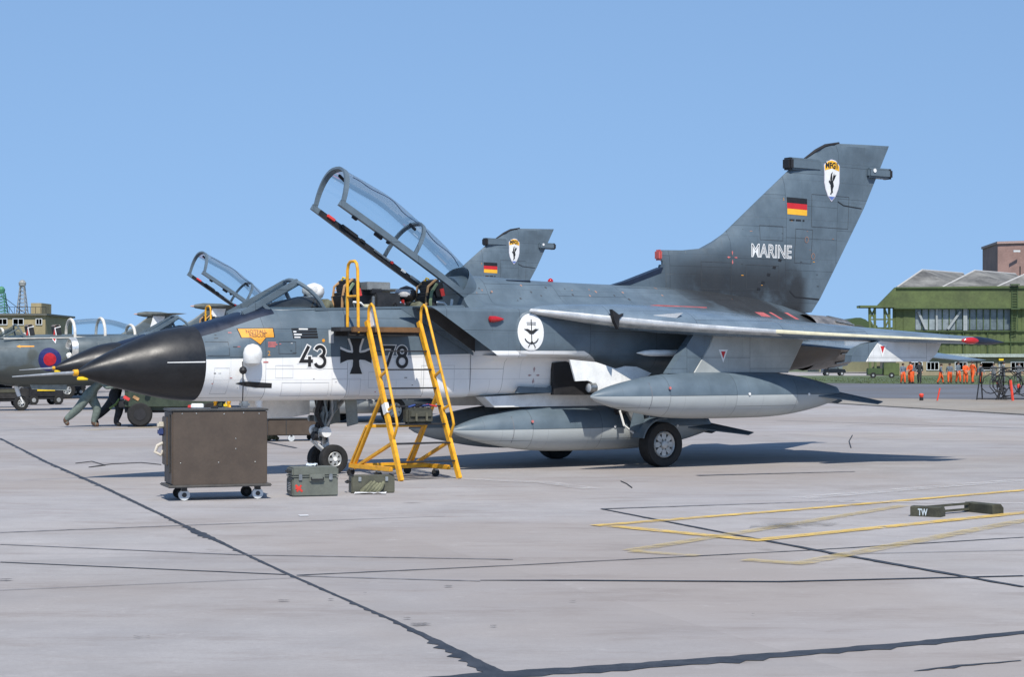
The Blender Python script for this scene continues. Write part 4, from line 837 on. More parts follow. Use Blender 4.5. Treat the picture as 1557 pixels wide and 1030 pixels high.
    for i in range(4):
        a, b = sd2(444.5 + i * .6, 499.6 + i * 4.2); a2, _ = sd2(482 + i * .5, 499 + i * 4.2); decal('crew_panel', [[(a, b - .028), (a2, b - .02), (a2, b + .012), (a, b + .004)]], dblack, bv, .004, root)
        decal('crew_lettering', [[(a + x0, b - .018), (a + x0 + l_, b - .018), (a + x0 + l_, b + .002), (a + x0, b + .002)] for x0, l_ in (((.12, .15), (.02, .05), (.02, .13), (.02, .10))[i],)], dwhite, bv, .006, root)
    a, b = sd2(499.5, 522); decal('hatch_panel', [[(a, b), (a + .085, b), (a + .085, b + .2), (a, b + .2)]], mat('pale panel', (.55, .57, .58), .5), bv, .004, root)
    a, b = sd2(491.5, 518); decal('dot', [arc(a, b, .026, 0, 360, 12)[:-1]], orange, bv, .004, root)
    for u, v, l_ in ((409, 522, .13), (409, 525, .15), (409, 528, .12), (402, 552, .08)):
        a, b = sd2(u, v); decal('stencil', [[(a, b), (a + l_, b), (a + l_, b + .02), (a, b + .02)]], faded_red, bv, .004, root)
    a, b = sd2(408, 541); decal('stencil', place2d(text2d('2', .10), a, b), orange, bv, .004, root)
    # gun port, aerials, probe cover with cord
    gq = [sv(u, v, .6) for u, v in ((359, 583.5), (366, 581.5), (376, 580.5), (412, 583), (412, 590.5), (390, 590), (372, 587.5))]
    decal('gun_port', [gq], dblack, bv, .004, root); a, b = sv(398, 586, .57); MB().tube([(a - .12, .565, b), (a + .12, .60, b)], .022, 8).build('gun_barrel', steel, root, flip=True)
    a, b = sv(384.5, 540, .74)
    cov = MB().lathe([(-.16, .01), (-.155, .07), (-.125, .12), (-.06, .143), (.03, .146), (.10, .125), (.145, .08), (.165, .01)], (0, 0, 0), 'z', 22); cov.v = [(a + x, .735 + y_ * .9, b + z_) for x, y_, z_ in cov.v]
    cvo = cov.build('probe_cover', whitep, root, flip=True)
    MB().tube([(a - .16, .72, b - .10), (a - .17, .76, b - .25), (a - .16, .74, b - .45), (a - .15, .70, b - .72)], .009, 6).build('cord', dark, cvo, flip=True)
    MB().lathe([(-.06, .01), (-.04, .045), (0, .06), (.04, .045), (.06, .01)], (a - .165, .75, b - .23), 'z', 14).build('bobbin', dark, cvo, flip=True); MB().box((a - .12, .70, b - .74), (.16, .1, .1), None, .03).build('weight', steel, cvo, flip=True)
    a, b = sv(398, 598, .45); MB().lathe([(0, .075), (-.12, .06), (-.30, .028), (-.37, .008)], (a, .35, b), 'z', 12).build('blade_aerial', whitep, root, flip=True)
    MB().lathe([(-.02, .02), (0, .05), (.1, .05), (.2, .03), (.26, .008)], (sv(744, 485.5, 1.38)[0], 1.40, sv(744, 485.5, 1.38)[1]), 'x', 12).build('side_light', redlens, root, flip=True)
    # anchor badge on the intake
    ib = bvh_of(mid, intake_l); a, b = sv(806.5, 505.5, 1.42); ow, oh = .228, .30
    decal('badge', [arc(a, b, ow, 0, 360, 32, oh)[:-1]], dwhite, ib, .005, root)
    for k_, pl in enumerate((ribbon([(a, b + .21), (a, b - .2)], .016), ribbon([(a - .075, b + .125), (a + .075, b + .125)], .014), ribbon([(a - .08, b + .155), (a + .08, b + .155)], .010),
                             [[(a - .13, b + .05), (a - .06, b + .055), (a, b + .02), (a + .06, b + .055), (a + .13, b + .05), (a + .07, b + .01), (a + .03, b - .03), (a - .03, b - .03), (a - .07, b + .01)]],
                             ribbon(arc(a, b - .06, .12, 200, 340, 10), .018), ribbon([(a - .06, b - .24), (a, b - .14), (a + .06, b - .24)], .012))): decal('badge_anchor', pl, dblack, ib, .0075 + .001 * k_, root)
    a, b = sv(812, 571, .93)
    for k_, (x, y_) in enumerate(((.06, 0), (-.06, 0), (0, .07), (0, -.07))): decal('jack_mark', [[(a + x * .6, b + y_ * .6), (a + x * 1.5 + y_ * .3, b + y_ * 1.5 + x * .3), (a + x * 2.0, b + y_ * 2.0), (a + x * 1.5 - y_ * .3, b + y_ * 1.5 - x * .3)]], mat('stencil pink', (.42, .3, .3), .6), mbv, .005 + k_ * .0005, root)
    MB().prism([sv(u, v, .96) for u, v in ((785, 598), (791, 588), (834, 590), (842, 585), (842, 598))], lambda a, b, h: (a, h, b), .90, .955).build('gear_bay_flap', P_GREY, root, flip=True)
    # access hatches, fasteners and small stencils
    rq = random.Random(21); hatchm = mat('hatch seam', (.055, .06, .065), .6, var=.1, bump=0); seamw = mat('seam on white', (.58, .58, .57), .6, var=.1, bump=0)
    for u0, v0, u1, v1 in ((318, 520, 352, 541), (425, 520, 450, 538), (330, 560, 352, 600), (420, 556, 446, 575), (430, 582, 500, 603), (505, 576, 548, 602), (640, 556, 690, 597), (560, 566, 585, 590)):
        p_, q_ = sd2(u0, v1), sd2(u1, v0); w2 = v0 > 545
        decal('access_hatch', ribbon([(p_[0], p_[1]), (q_[0], p_[1]), (q_[0], q_[1]), (p_[0], q_[1])], .007, True), seamw if w2 else hatchm, bv, .0035, root)
    for u0, v0, u1, v1 in ((1128, 405, 1180, 440), (1205, 350, 1232, 400), (1150, 345, 1185, 365), (1060, 400, 1105, 440), (1230, 300, 1290, 345)):
        p_, q_ = onfin(u0, v1), onfin(u1, v0); decal('access_hatch', ribbon([(p_[0], p_[1]), (q_[0], p_[1]), (q_[0], q_[1]), (p_[0], q_[1])], .008, True), hatchm, fbv, .0035, fin)
    for k_ in range(34):
        u, v = rq.uniform(312, 640), rq.choice((rq.uniform(503, 538), rq.uniform(556, 600)))
        if 365 < u < 425 or 452 < u < 500 or u > 510: 
            if v < 575: continue
        a, b = sd2(u, v); l_ = rq.uniform(.02, .07); decal('stencil', [[(a, b), (a + l_, b), (a + l_, b + .012), (a, b + .012)]], rq.choice((hatchm, faded_red, seamw, hatchm)), bv, .0045, root)
    for k_ in range(22):
        u, v = rq.uniform(1110, 1270), rq.uniform(330, 440); a, b = onfin(u, v); l_ = rq.uniform(.02, .06); decal('stencil', [[(a, b), (a + l_, b), (a + l_, b + .012), (a, b + .012)]], rq.choice((hatchm, MATS['rust stencil'], orange, hatchm)), fbv, .0042, fin)
    for k_ in range(30):
        u, v = rq.uniform(720, 1150), rq.uniform(432, 458); a, b = sv(u, v, .5); decal('fastener', [arc(a, b, rq.uniform(.008, .02), 0, 360, 8)[:-1]], rq.choice((hatchm, hatchm, MATS['rust stencil'])), mbv, .005, root)
    # spine lamp and louvre
    a, b = sv(837, 425, 0); MB().lathe([(0, .05), (.03, .045), (.055, .02), (.06, .003)], (a, 0, 3.13), 'z', 12).build('beacon', redlens, root, flip=True)
    MB().box((a - .8, .12, 3.115), (.5, .2, .03), None, .01).build('spine_louvre', navy, root, flip=True)
    return root
jet = thing('parked_jet', ORG, ALPHA, 'large grey and white swept-wing jet numbered 43+78 with open canopy, foremost on the apron', 'jet', 'grey marine jets with open canopies')
build_jet(jet)
jet2 = copy_tree(jet); jet2.location = (-12.15, 48.0, 0); jet2.rotation_euler = (0, 0, R(35.2))
jet2['label'] = 'second grey jet with open canopy, parked behind the foremost jet'
# ================================================================ GROUND EQUIPMENT BY THE JET
# ---- yellow maintenance steps (jet coordinates relative to the foot of the steps)
B0 = (4.10, 2.33, 0)
lad = thing('boarding_steps', jw(*B0), ALPHA, 'yellow boarding steps with black treads standing against the cockpit', 'steps')
def lb(mb, name, m, parent=None, **k): return mb.build(name, m, parent or lad, flip=True, off=B0, **k)
YT, YF, ZT = 1.43, 2.34, 2.26          # stringer top and foot
def on_str(z_, t_): return (t_ + (-.04 if t_ < 4.5 else -.13) * z_ / ZT, lerp(YF, YT, z_ / ZT), z_)
for t_ in (4.10, 5.11):
    s_ = MB().bar(on_str(0.0, t_), on_str(ZT + .12, t_), .055, .10, up=(0, 1, 0), bev=.008)
    s_.bar(on_str(.56, t_), (t_, .92, .13), .045, .05, bev=.006)
    lb(s_, 'stringer', yellowp)
    # handrail
    o_ = Vector((0, .17, .10)); top = Vector(on_str(ZT, t_)); pts = [top + Vector((0, 0, .02)), top + Vector((0, .0, .26)), top + Vector((0, .03, .34)), top + Vector((0, .09, .37)), top + Vector((0, .15, .33)), top + Vector((0, .19, .24))]
    lo = Vector(on_str(.80, t_)) + Vector((0, .20, .12)); pts += [top.lerp(lo, .5) + Vector((0, .10, .06)) + Vector((0, .095, .06)) * 0, lo, lo + Vector((0, .03, -.10)), lo + Vector((0, -.02, -.20)), Vector(on_str(.58, t_))]
    pts[6] = pts[5].lerp(lo, .5)
    lb(MB().tube(pts, .021, 10), 'handrail', yellowp)
    lb(MB().bar(on_str(1.52, t_), tuple(pts[5].lerp(lo, .55)), .035, .03), 'rail_stay', yellowp); lb(MB().bar(on_str(1.02, t_), tuple(pts[5].lerp(lo, .88)), .03, .03), 'rail_stay', yellowp)
    fr = MB().bar((t_, 2.05, .16), (t_, .78, .16), .06, .07, bev=.008); fr.bar((t_, .90, .16), on_str(1.28, t_), .05, .055, bev=.006)
    lb(fr, 'side_frame', yellowp)
for z_ in (.27, .54, .82, 1.09, 1.36, 1.64, 1.92):
    a = on_str(z_, 4.12); b = on_str(z_, 5.09)
    lb(MB().box(((a[0] + b[0]) / 2, a[1] - .03, z_), (b[0] - a[0], .16, .022), None, .004), 'tread', mat('tread black', (.022, .022, .024), .7, var=.3))
lb(MB().prism([(3.78, .76), (3.70, .92), (3.66, 1.10), (3.70, 1.22), (3.82, 1.30), (5.04, 1.30), (5.16, .72), (3.90, .71)], lambda a, b, h: (a, b, h), 2.225, 2.285), 'platform', MATS['tread black'])
lb(MB().bar((3.80, 1.40, 2.245), (5.0, 1.40, 2.245), .09, .085, bev=.01), 'platform_edge', mat('worn edge brown', (.16, .08, .03), .6, dirt=.4))
for y_ in (.80, 1.24): lb(MB().bar((3.82, y_, 2.19), (5.1, y_, 2.19), .05, .07), 'platform_bearer', MATS['tread black'])
lp = [(3.89, 1.08, 2.27), (3.89, 1.08, 3.14), (3.89, 1.11, 3.24), (3.89, 1.17, 3.28), (3.89, 1.31, 3.28), (3.89, 1.37, 3.24), (3.89, 1.40, 3.14), (3.89, 1.42, 2.2)]
lb(MB().tube(lp, .024, 10).tube([(3.89, 1.08, 2.75), (3.89, 1.40, 2.75)], .02, 8), 'grab_rail', yellowp)
for p, q in (((4.1, .80, .16), (5.11, .80, .16)), ((4.1, 1.5, .16), (5.11, 1.5, .16)), ((4.1, 1.3, .78), (5.11, 1.3, .78))): lb(MB().bar(p, q, .045, .05, bev=.006), 'cross_member', yellowp)
for t_ in (4.10, 5.11): lb(MB().bar((t_, .80, .18), (t_, 1.30, .78), .035, .035), 'knee_brace', yellowp)
for t_ in (4.10, 5.11):
    for y_ in (.80, 1.65):
        cw = lb(MB().lathe([(-.02, .02), (-.02, .06), (.02, .06), (.02, .02)], (t_, y_, .06), 'y', 16), 'caster', rubber); 
        lb(MB().box((t_, y_, .12), (.05, .06, .05)), 'caster_fork', steel, cw)
a = on_str(2.30, 4.10); lb(MB().box((a[0] + .03, a[1] + .07, 2.42), (.03, .10, .26), Matrix.Rotation(R(15), 3, 'X'), .004).box((a[0] + .045, a[1] + .09, 2.43), (.012, .06, .17), Matrix.Rotation(R(15), 3, 'X'), mi=1), 'warning_streamer', [dwhite, faded_red])
a = on_str(1.05, 4.10); lb(MB().box((a[0] - .005, a[1] + .01, 1.06), (.062, .105, .16), Matrix.Rotation(R(25), 3, 'X')), 'paper_label', dwhite)
# tool bag on a step
def bag(name, c, size, label):
    r_ = thing(name, c, ALPHA, label, 'tool bag'); mb = MB().box((0, 0, size[2] / 2), size, None, .03)
    mb.build('body', mat('dark bag canvas', (.055, .055, .042), .9, var=.3, scale=10, bump=.3), r_); MB().box((0, -size[1] / 2 - .012, size[2] * .62), (size[0] * .8, .03, size[2] * .4), None, .01).build('flap', mat('olive webbing', (.075, .075, .055), .9), r_)
    for x in (-.09, .09): MB().box((x, -size[1] / 2 - .03, size[2] * .42), (.03, .02, .12)).build('strap', mat('bag strap', (.12, .115, .08), .9), r_)
    MB().tube([(-.1, 0, size[2]), (-.06, 0, size[2] + .05), (.06, 0, size[2] + .05), (.1, 0, size[2])], .012, 6).build('handle', dark, r_)
    rr = random.Random(5); m_ = MB()
    for k in range(5):
        x0 = rr.uniform(-.2, .1); m_.tube([(x0, rr.uniform(-.08, .08), size[2] + .01), (x0 + .12, rr.uniform(-.08, .08), size[2] + .04), (x0 + .2, rr.uniform(-.1, .1), size[2] + .015)], .014, 6, mi=k % 3)
    m_.build('contents', [dark, mat('blue handle', (.03, .06, .2), .5), redp], r_); return r_
bag('tool_bag', jw(4.60, on_str(.82, 4.6)[1] - .03, .832), (.46, .15, .24), 'dark olive tool bag resting on a middle tread of the yellow steps')

# ---- brown power cabinet on castors
cartm = mat('brown cabinet paint', (.076, .056, .041), .55, var=.10, scale=3, bump=.06, dirt=.2)
cartd = mat('dark cabinet trim', (.035, .034, .034), .55, var=.2)
cx_, cy_ = gp(330, 753); cy_ = 23.25; cx_ = (328 - 778.5) / FPX * cy_
cab = thing('equipment_cabinet', (cx_, cy_, 0), R(20), 'tall brown equipment cabinet on white castors in front of the nose', 'cabinet')
W_, D_, H_ = 1.22, .58, 1.14
MB().box((.0, 0, .20 + (H_ - .2) / 2 + .0), (W_, D_, H_ - .2), None, .018).build('body', cartm, cab)
MB().box((0, -D_ / 2 - .006, .66), (W_ * .975, .012, .92), None, .004).build('front_panel', cartm, cab)
MB().box((0, 0, H_ + .008), (W_ + .03, D_ + .03, .03), None, .01).build('lid', mat('cabinet lid', (.075, .073, .068), .5), cab)
MB().box((0, 0, .185), (W_ + .10, D_ + .10, .035), None, .012).build('deck', mat('deck edge', (.09, .082, .072), .5, dirt=.3), cab)
for x in (-.48, -.3, .05, .3, .5): MB().lathe([(-.006, .004), (-.004, .008), (.0, .009)], (x, -D_ / 2 - .012, 1.10 + random.uniform(-.01, .01)), 'y', 8).build('screw', steel, cab)
for x, z_ in ((.2, .78), (.2, .65), (-.02, .48), (.45, .48), (-.5, .48)): MB().lathe([(-.006, .004), (-.004, .007), (0, .008)], (x, -D_ / 2 - .012, z_), 'y', 8).build('screw', steel, cab)
MB().box((-W_ / 2 - .012, -D_ * .30, .72), (.024, .06, .74), None, .006).build('door_channel', cartd, cab)
MB().box((-W_ / 2 - .02, .08, .75), (.03, .34, .62), None, .01).build('side_door', cartm, cab)
MB().box((-W_ / 2 - .06, .18, .95), (.1, .1, .08), None, .02).build('side_box', mat('side box pale', (.5, .46, .38), .6), cab); MB().box((-W_ / 2 - .06, .18, .86), (.08, .12, .09), None, .02).build('side_box', mat('side blue', (.03, .05, .16), .6), cab)
MB().tube([(-W_ / 2 - .03, .2, .72), (-W_ / 2 - .10, .22, .68), (-W_ / 2 - .13, .22, .6), (-W_ / 2 - .06, .2, .56), (-W_ / 2 - .03, .2, .62)], .022, 8).build('cloth_rag', mat('pale rag', (.55, .5, .42), .9), cab)
cw_m = mat('castor white', (.62, .65, .66), .5, dirt=.3)
for x, y_, m_ in ((-.44, -.20, cw_m), (.50, -.20, cw_m), (-.44, .22, rubber), (.44, .22, rubber)):
    c = MB().lathe([(-.025, .03), (-.025, .070), (.025, .070), (.025, .03)], (x, y_, .072), 'y', 20).build('castor', m_, cab)
    MB().lathe([(-.03, .003), (-.03, .03), (.03, .03), (.03, .003)], (x, y_, .072), 'y', 12).box((x, y_, .145), (.07, .07, .05)).build('castor_fork', cartd, c)
tag(MB().box((0, 0, .03), (.16, .07, .06), None, .01).box((-.1, .02, .02), (.05, .05, .04), None, .008, 1).box((.22, 0, .015), (.1, .05, .03), None, .006, 2).build('oddments', [whitep, redp, dark]), 'white and red oddments lying on top of the brown cabinet', 'oddments').location = (cx_ - .22, cy_ - .08, H_ + .024)
tag(MB().box((0, 0, .035), (.05, .05, .07), None, .02).build('valve_cap', MATS['yellow tag']), 'small yellow cap standing on top of the brown cabinet', 'cap').location = (cx_ + .12, cy_ + .04, H_ + .024)

# ---- grey-green transit case with stencilled red mark
casem = mat('case green grey', (.125, .135, .112), .5, var=.12, scale=5, dirt=.35); casel = mat('case ribs', (.15, .16, .135), .5, var=.12)
bx, by_ = gp(472, 756); case = thing('transit_case', (bx, by_ + .24, 0), R(17), 'green grey lidded transit case with a red painted mark, beside the brown cabinet', 'case')
cw, cdp, chh = .60, .42, .375
MB().box((0, 0, .13), (cw, cdp, .26), None, .018).build('body', casem, case); MB().box((0, 0, .262 + .06), (cw + .012, cdp + .012, .115), None, .02).build('lid', casem, case)
MB().box((0, 0, .262), (cw + .02, cdp + .02, .016), None, .005).build('rim', casel, case)
for x in (-.2, .2): MB().box((x, -cdp / 2 - .014, .255), (.045, .02, .08), None, .006).build('latch', steel, case)
MB().box((.02, -cdp / 2 - .012, .245), (.2, .02, .10), None, .008).build('handle_plate', casel, case); MB().tube([(-.06, -cdp / 2 - .02, .25), (-.06, -cdp / 2 - .04, .225), (.10, -cdp / 2 - .04, .225), (.10, -cdp / 2 - .02, .25)], .01, 6).build('handle', dark, case)
MB().box((-cw / 2 - .006, 0, .13), (.012, cdp * .8, .18), None, .003).build('end_plate', mat('end plate dark', (.06, .065, .06), .6), case)
MB().tube([(-cw / 2 - .01, -.1, .33), (-cw / 2 - .035, -.1, .32), (-cw / 2 - .035, .1, .32), (-cw / 2 - .01, .1, .33)], .012, 6).build('handle', dark, case)
rx = MB(); yy = -cdp / 2 - .003
for k, (x0, z0, x1, z1, w_) in enumerate(((-.262, .155, -.175, .065, .03), (-.245, .07, -.185, .15, .026), (-.265, .105, -.2, .125, .02))):
    dx, dz = x1 - x0, z1 - z0; l_ = math.hypot(dx, dz); nx, nz = -dz / l_ * w_ / 2, dx / l_ * w_ / 2; e_ = yy - k * .001
    rx.add([(x0 + nx, e_, z0 + nz), (x0 - nx, e_, z0 - nz), (x1 - nx * .6, e_, z1 - nz * .6), (x1 + nx * 1.2, e_, z1 + nz * 1.2)], [(0, 1, 2, 3)])
rx.build('painted_mark', mat('red brush paint', (.6, .04, .025), .6), case, smooth=0)
lines = MB()
for k in range(5): lines.add([(-cw / 2 - .0135, -.14, .17 - k * .022), (-cw / 2 - .0135, .10 - .03 * (k % 2), .17 - k * .022), (-cw / 2 - .0135, .10 - .03 * (k % 2), .178 - k * .022), (-cw / 2 - .0135, -.14, .178 - k * .022)], [(0, 1, 2, 3)])
lines.build('stencil_lines', dwhite, case, smooth=0)
rag = MB(); rr = random.Random(8); g = 6
rag.add([(-.07 + .14 * i / g, -.06 + .12 * j / g, .384 + rr.uniform(0, .035)) for i in range(g + 1) for j in range(g + 1)], [(i * (g + 1) + j, (i + 1) * (g + 1) + j, (i + 1) * (g + 1) + j + 1, i * (g + 1) + j + 1) for i in range(g) for j in range(g)])
rg = rag.build('rag', mat('pale blue rag', (.5, .56, .62), .9)); rg.location = (bx - .02, by_ + .36, 0); tag(rg, 'crumpled pale blue rag on the lid of the green grey case', 'rag')
# ---- open olive tool box with papers and gloves
ox, oy = gp(563, 751); tb_ = thing('tool_box', (ox, oy + .22, 0), R(12), 'low dark olive tool box with folded cloth leaning on its front', 'tool box')
MB().box((0, 0, .115), (.58, .34, .23), None, .012).build('body', mat('olive drab box', (.085, .085, .06), .6, dirt=.4), tb_)
for x in (-.27, .27): MB().box((x, 0, .235), (.02, .33, .02), None, .004).build('rim', dark, tb_)
MB().tube([(-.30, -.1, .16), (-.34, -.1, .14), (-.34, .1, .14), (-.30, .1, .16)], .012, 6).build('handle', dark, tb_)
for x in (-.18, .18): MB().box((x, -.178, .19), (.04, .016, .06), None, .004).build('latch', steel, tb_)
gv = MB(); rr = random.Random(2)
for k in range(5): gv.tube([(-.16 + k * .05, -.20, .02), (-.10 + k * .05, -.22, .08), (-.02 + k * .04, -.20, .13 + rr.uniform(0, .03))], [.035, .032, .02], 7)
go = gv.build('work_gloves', mat('olive gloves', (.16, .16, .10), .9, var=.3)); go.location = (ox, oy + .22, 0); go.rotation_euler = (0, 0, R(12)); tag(go, 'pair of olive work gloves propped against the tool box', 'gloves')
pp = MB(); g = 8; rr = random.Random(4)
pp.add([(-.20 + .42 * i / g, -.42 + .16 * j / g, .012 + .02 * abs(math.sin(i * 1.3 + j)) * rr.random()) for i in range(g + 1) for j in range(g + 1)], [(i * (g + 1) + j, (i + 1) * (g + 1) + j, (i + 1) * (g + 1) + j + 1, i * (g + 1) + j + 1) for i in range(g) for j in range(g)])
po = pp.build('paper', mat('white paper', (.7, .7, .7), .8, var=.1)); po.location = (ox, oy + .22, 0); tag(po, 'crumpled white paper on the ground before the tool box', 'paper')
tag(sheet('paper', [gp(*p) for p in ((453, 784.6), (468, 784.4), (470, 785.8), (456, 786))], .008, MATS['white paper']), 'small flat white paper scrap on the open concrete', 'paper')

# ---- wheel chock pair lettered TW
chm = mat('chock timber', (.055, .055, .036), .75, var=.3, scale=8, bump=.2, dirt=.3); ck = thing('wheel_chock', (*gp(1455, 784), 0), 0, 'dark timber wheel chock pair lettered TW joined by bars, on the yellow lines', 'wheel chock')
c0 = Vector((*gp(1455, 784), 0))
def blk(p0, p1, wd, hh, name):
    p0 = Vector((*gp(*p0), 0)) - c0; p1 = Vector((*gp(*p1), 0)) - c0; d_ = (p1 - p0).normalized(); n_ = Vector((-d_.y, d_.x, 0))
    prof = [(-.0, 0), (0, hh * .9), (wd * .12, hh), (wd * .75, hh), (wd, hh * .62), (wd, 0)]
    mb = MB().loft([[tuple(p + n_ * a + Vector((0, 0, b))) for a, b in prof] for p in (p0, p1)]); o = mb.build(name, chm, ck, smooth=25); return p0, p1, d_, n_, o
p0, p1, d_, n_, ob = blk((1384, 785.5), (1430, 787.5), .19, .115, 'chock_block')
tx = text2d('TW', .105, .0035, .62); tm = MB(); l0 = (p1 - p0).length
for pl in tx: tm.add([tuple(p0 + d_ * (l0 * .26 + a) - n_ * .004 + Vector((0, 0, .016 + b))) for a, b in pl], [tuple(range(len(pl)))])
tm.build('lettering', mat('pale stencil', (.6, .68, .7), .6), ob, smooth=0, normals=False)
q0, q1, d2, n2, ob2 = blk((1466, 778.5), (1509, 783), .17, .115, 'chock_block')
ob2.location = (0, 0, 0)
for z_ in (.10, .035): MB().bar(p0 + d_ * .14 + n_ * .16 + Vector((0, 0, z_)), q0 + n2 * .10 + d2 * .05 + Vector((0, 0, z_)), .03, .025).build('tie_bar', chm, ck)

# ================================================================ PEOPLE
def hand(mb, p, dirv, s=1., mi=0):
    d_ = Vector(dirv).normalized(); up = Vector((0, 0, 1)) if abs(d_.z) < .9 else Vector((1, 0, 0)); sdv = d_.cross(up).normalized(); nv = sdv.cross(d_); p = Vector(p)
    mb.tube([p - d_ * .02, p + d_ * .03, p + d_ * .085], [.026 * s, .038 * s, .034 * s], 8, mi=mi)
    for k, l_ in enumerate((.062, .075, .07, .055)):
        b = p + d_ * .075 + sdv * (-.03 + .02 * k); mb.tube([b, b + d_ * l_ * .5 - nv * .006, b + d_ * l_ - nv * .03], [.0095 * s, .009 * s, .007 * s], 6, mi=mi)
    b = p + d_ * .02 + sdv * -.035; mb.tube([b, b - sdv * .03 + d_ * .03, b - sdv * .035 + d_ * .06 - nv * .01], [.012, .011, .008], 6, mi=mi)
BONES = [('pel', 'waist'), ('waist', 'chest'), ('chest', 'neck'), ('neck', 'head'), ('head', 'crown'), ('chest', 'shL'), ('shL', 'elL'), ('elL', 'wrL'), ('chest', 'shR'), ('shR', 'elR'), ('elR', 'wrR'), ('pel', 'hipL'), ('hipL', 'knL'), ('knL', 'anL'), ('anL', 'toL'), ('pel', 'hipR'), ('hipR', 'knR'), ('knR', 'anR'), ('anR', 'toR')]
def stand_pose(step=0., swing=0., lean=0., arms=0.):
    J = {'pel': (0, 0, .96, (.155, .115)), 'waist': (0, -.0 - lean * .1, 1.12, (.145, .105)), 'chest': (0, -lean * .2, 1.34, (.165, .12)), 'neck': (0, -lean * .26, 1.50, .058), 'head': (0, -.02 - lean * .3, 1.62, (.078, .095)), 'crown': (0, -lean * .32, 1.715, (.066, .078))}
    for s_, q, a in (('L', 1, swing), ('R', -1, -swing)):
        J['sh' + s_] = (q * .185, -lean * .2, 1.42, .068); J['el' + s_] = (q * .245, a * .12 - arms * .08, 1.15, .062); J['wr' + s_] = (q * (.235 - arms * .12), -.10 + a * .24 - arms * .14, .93 + arms * .14, .036)
        f_ = q * step
        J['hip' + s_] = (q * .10, 0, .88, .12); J['kn' + s_] = (q * .11, -.04 - f_ * .12, .49, .092); J['an' + s_] = (q * .115, .03 - f_ * .24, .085, .068); J['to' + s_] = (q * .115, -.14 - f_ * .24, .045, .042)
    return J
def person(name, J, loc, rz, mats, label, zb=(.10, .98), group=None, hair=True, sub=1, cat='person', skin_top=1.5):
    """mats: shoes, trousers, top, skin"""
    root = thing(name, loc, rz, label, cat, group)
    key = (name, str(J), tuple(m.name for m in mats))
    hz = J['head'][2]
    def mf(c):
        if (c - Vector(J['head'][:3])).length < .125 or (c - Vector(J['neck'][:3])).length < .05: return 3
        lo = min((c - Vector(J[k][:3])).length for k in ('anL', 'anR', 'toL', 'toR'))
        if lo < .1: return 0
        for s_ in 'LR':
            if (c - Vector(J['wr' + s_][:3])).length < .05: return 3
        legs = min(_sd(c, J['hip' + s_], J['kn' + s_]) for s_ in 'LR'); legs2 = min(_sd(c, J['kn' + s_], J['an' + s_]) for s_ in 'LR'); tr = min(_sd(c, J['waist'], J['chest']), min(_sd(c, J['sh' + s_], J['el' + s_]) for s_ in 'LR'), min(_sd(c, J['el' + s_], J['wr' + s_]) for s_ in 'LR'))
        return 1 if min(legs, legs2, _sd(c, J['pel'], J['hipL']), _sd(c, J['pel'], J['hipR'])) < tr else 2
    me = PM.get(key)
    if me is None: me = PM[key] = skin_mesh('body', J, BONES, mats, mf, 'pel', sub)
    b = bpy.data.objects.new('body', me); COL.objects.link(b); b.parent = root
    hm = MB()
    for s_ in 'LR':
        e_, w_ = Vector(J['el' + s_][:3]), Vector(J['wr' + s_][:3]); hand(hm, w_, w_ - e_)
    hm.build('hand', mats[3], root)
    hd = Vector(J['head'][:3]); cr = Vector(J['crown'][:3])
    if hair:
        h_ = MB().lathe([(-.085, .075), (-.05, .092), (.0, .102), (.05, .094), (.09, .06), (.105, .01)], (0, 0, 0), 'z', 14); h_.v = [(hd.x + x, hd.y + y_ * 1.1 + .022, hd.z + .045 + z_ * .95) for x, y_, z_ in h_.v]; h_.build('hair', hairm, root)
        fc = MB().tube([hd + Vector((0, -.085, .02)), hd + Vector((0, -.115, -.02)), hd + Vector((0, -.09, -.03))], [.008, .015, .01], 6); fc.build('nose', mats[3], root)
        ey = MB()
        for q in (-1, 1): ey.lathe([(-.012, .002), (0, .012), (.012, .002)], (hd.x + q * .032, hd.y - .088, hd.z + .02), 'y', 8)
        ey.box((hd.x, hd.y - .085, hd.z - .062), (.045, .012, .01)); ey.build('features', hairm, root)
    return root
def _sd(c, a, b):
    a = Vector(a[:3]); b = Vector(b[:3]); d_ = b - a; k = max(0, min(1, (c - a).dot(d_) / d_.length_squared)); return (c - a - d_ * k).length
PM = {}
shoe = mat('boot black', (.02, .018, .016), .6); shoebr = mat('boot brown', (.11, .06, .035), .6)
# aircrew seated in the foremost jet
suit = mat('flying suit', (.12, .125, .085), .9, var=.3, scale=14, bump=.3)
def seated(lean):
    J = {'pel': (0, 0, .0, (.15, .12)), 'waist': (0, -.05 - lean * .3, .18, (.15, .11)), 'chest': (0, -.04 - lean, .43, (.17, .13)), 'neck': (0, -.08 - lean * 1.35, .56, .058), 'head': (0, -.11 - lean * 1.6, .66, (.08, .095)), 'crown': (0, -.10 - lean * 1.65, .755, (.066, .078))}
    for s_, q in (('L', 1), ('R', -1)):
        J['sh' + s_] = (q * .18, -.04 - lean, .53, .075); J['el' + s_] = (q * .24, -.22 - lean, .24, .052); J['wr' + s_] = (q * .16, -.44 - lean, .24, .036)
        J['hip' + s_] = (q * .095, -.08, -.02, .095); J['kn' + s_] = (q * .12, -.45, .06, .07); J['an' + s_] = (q * .12, -.62, -.28, .05); J['to' + s_] = (q * .12, -.76, -.32, .042)
    return J
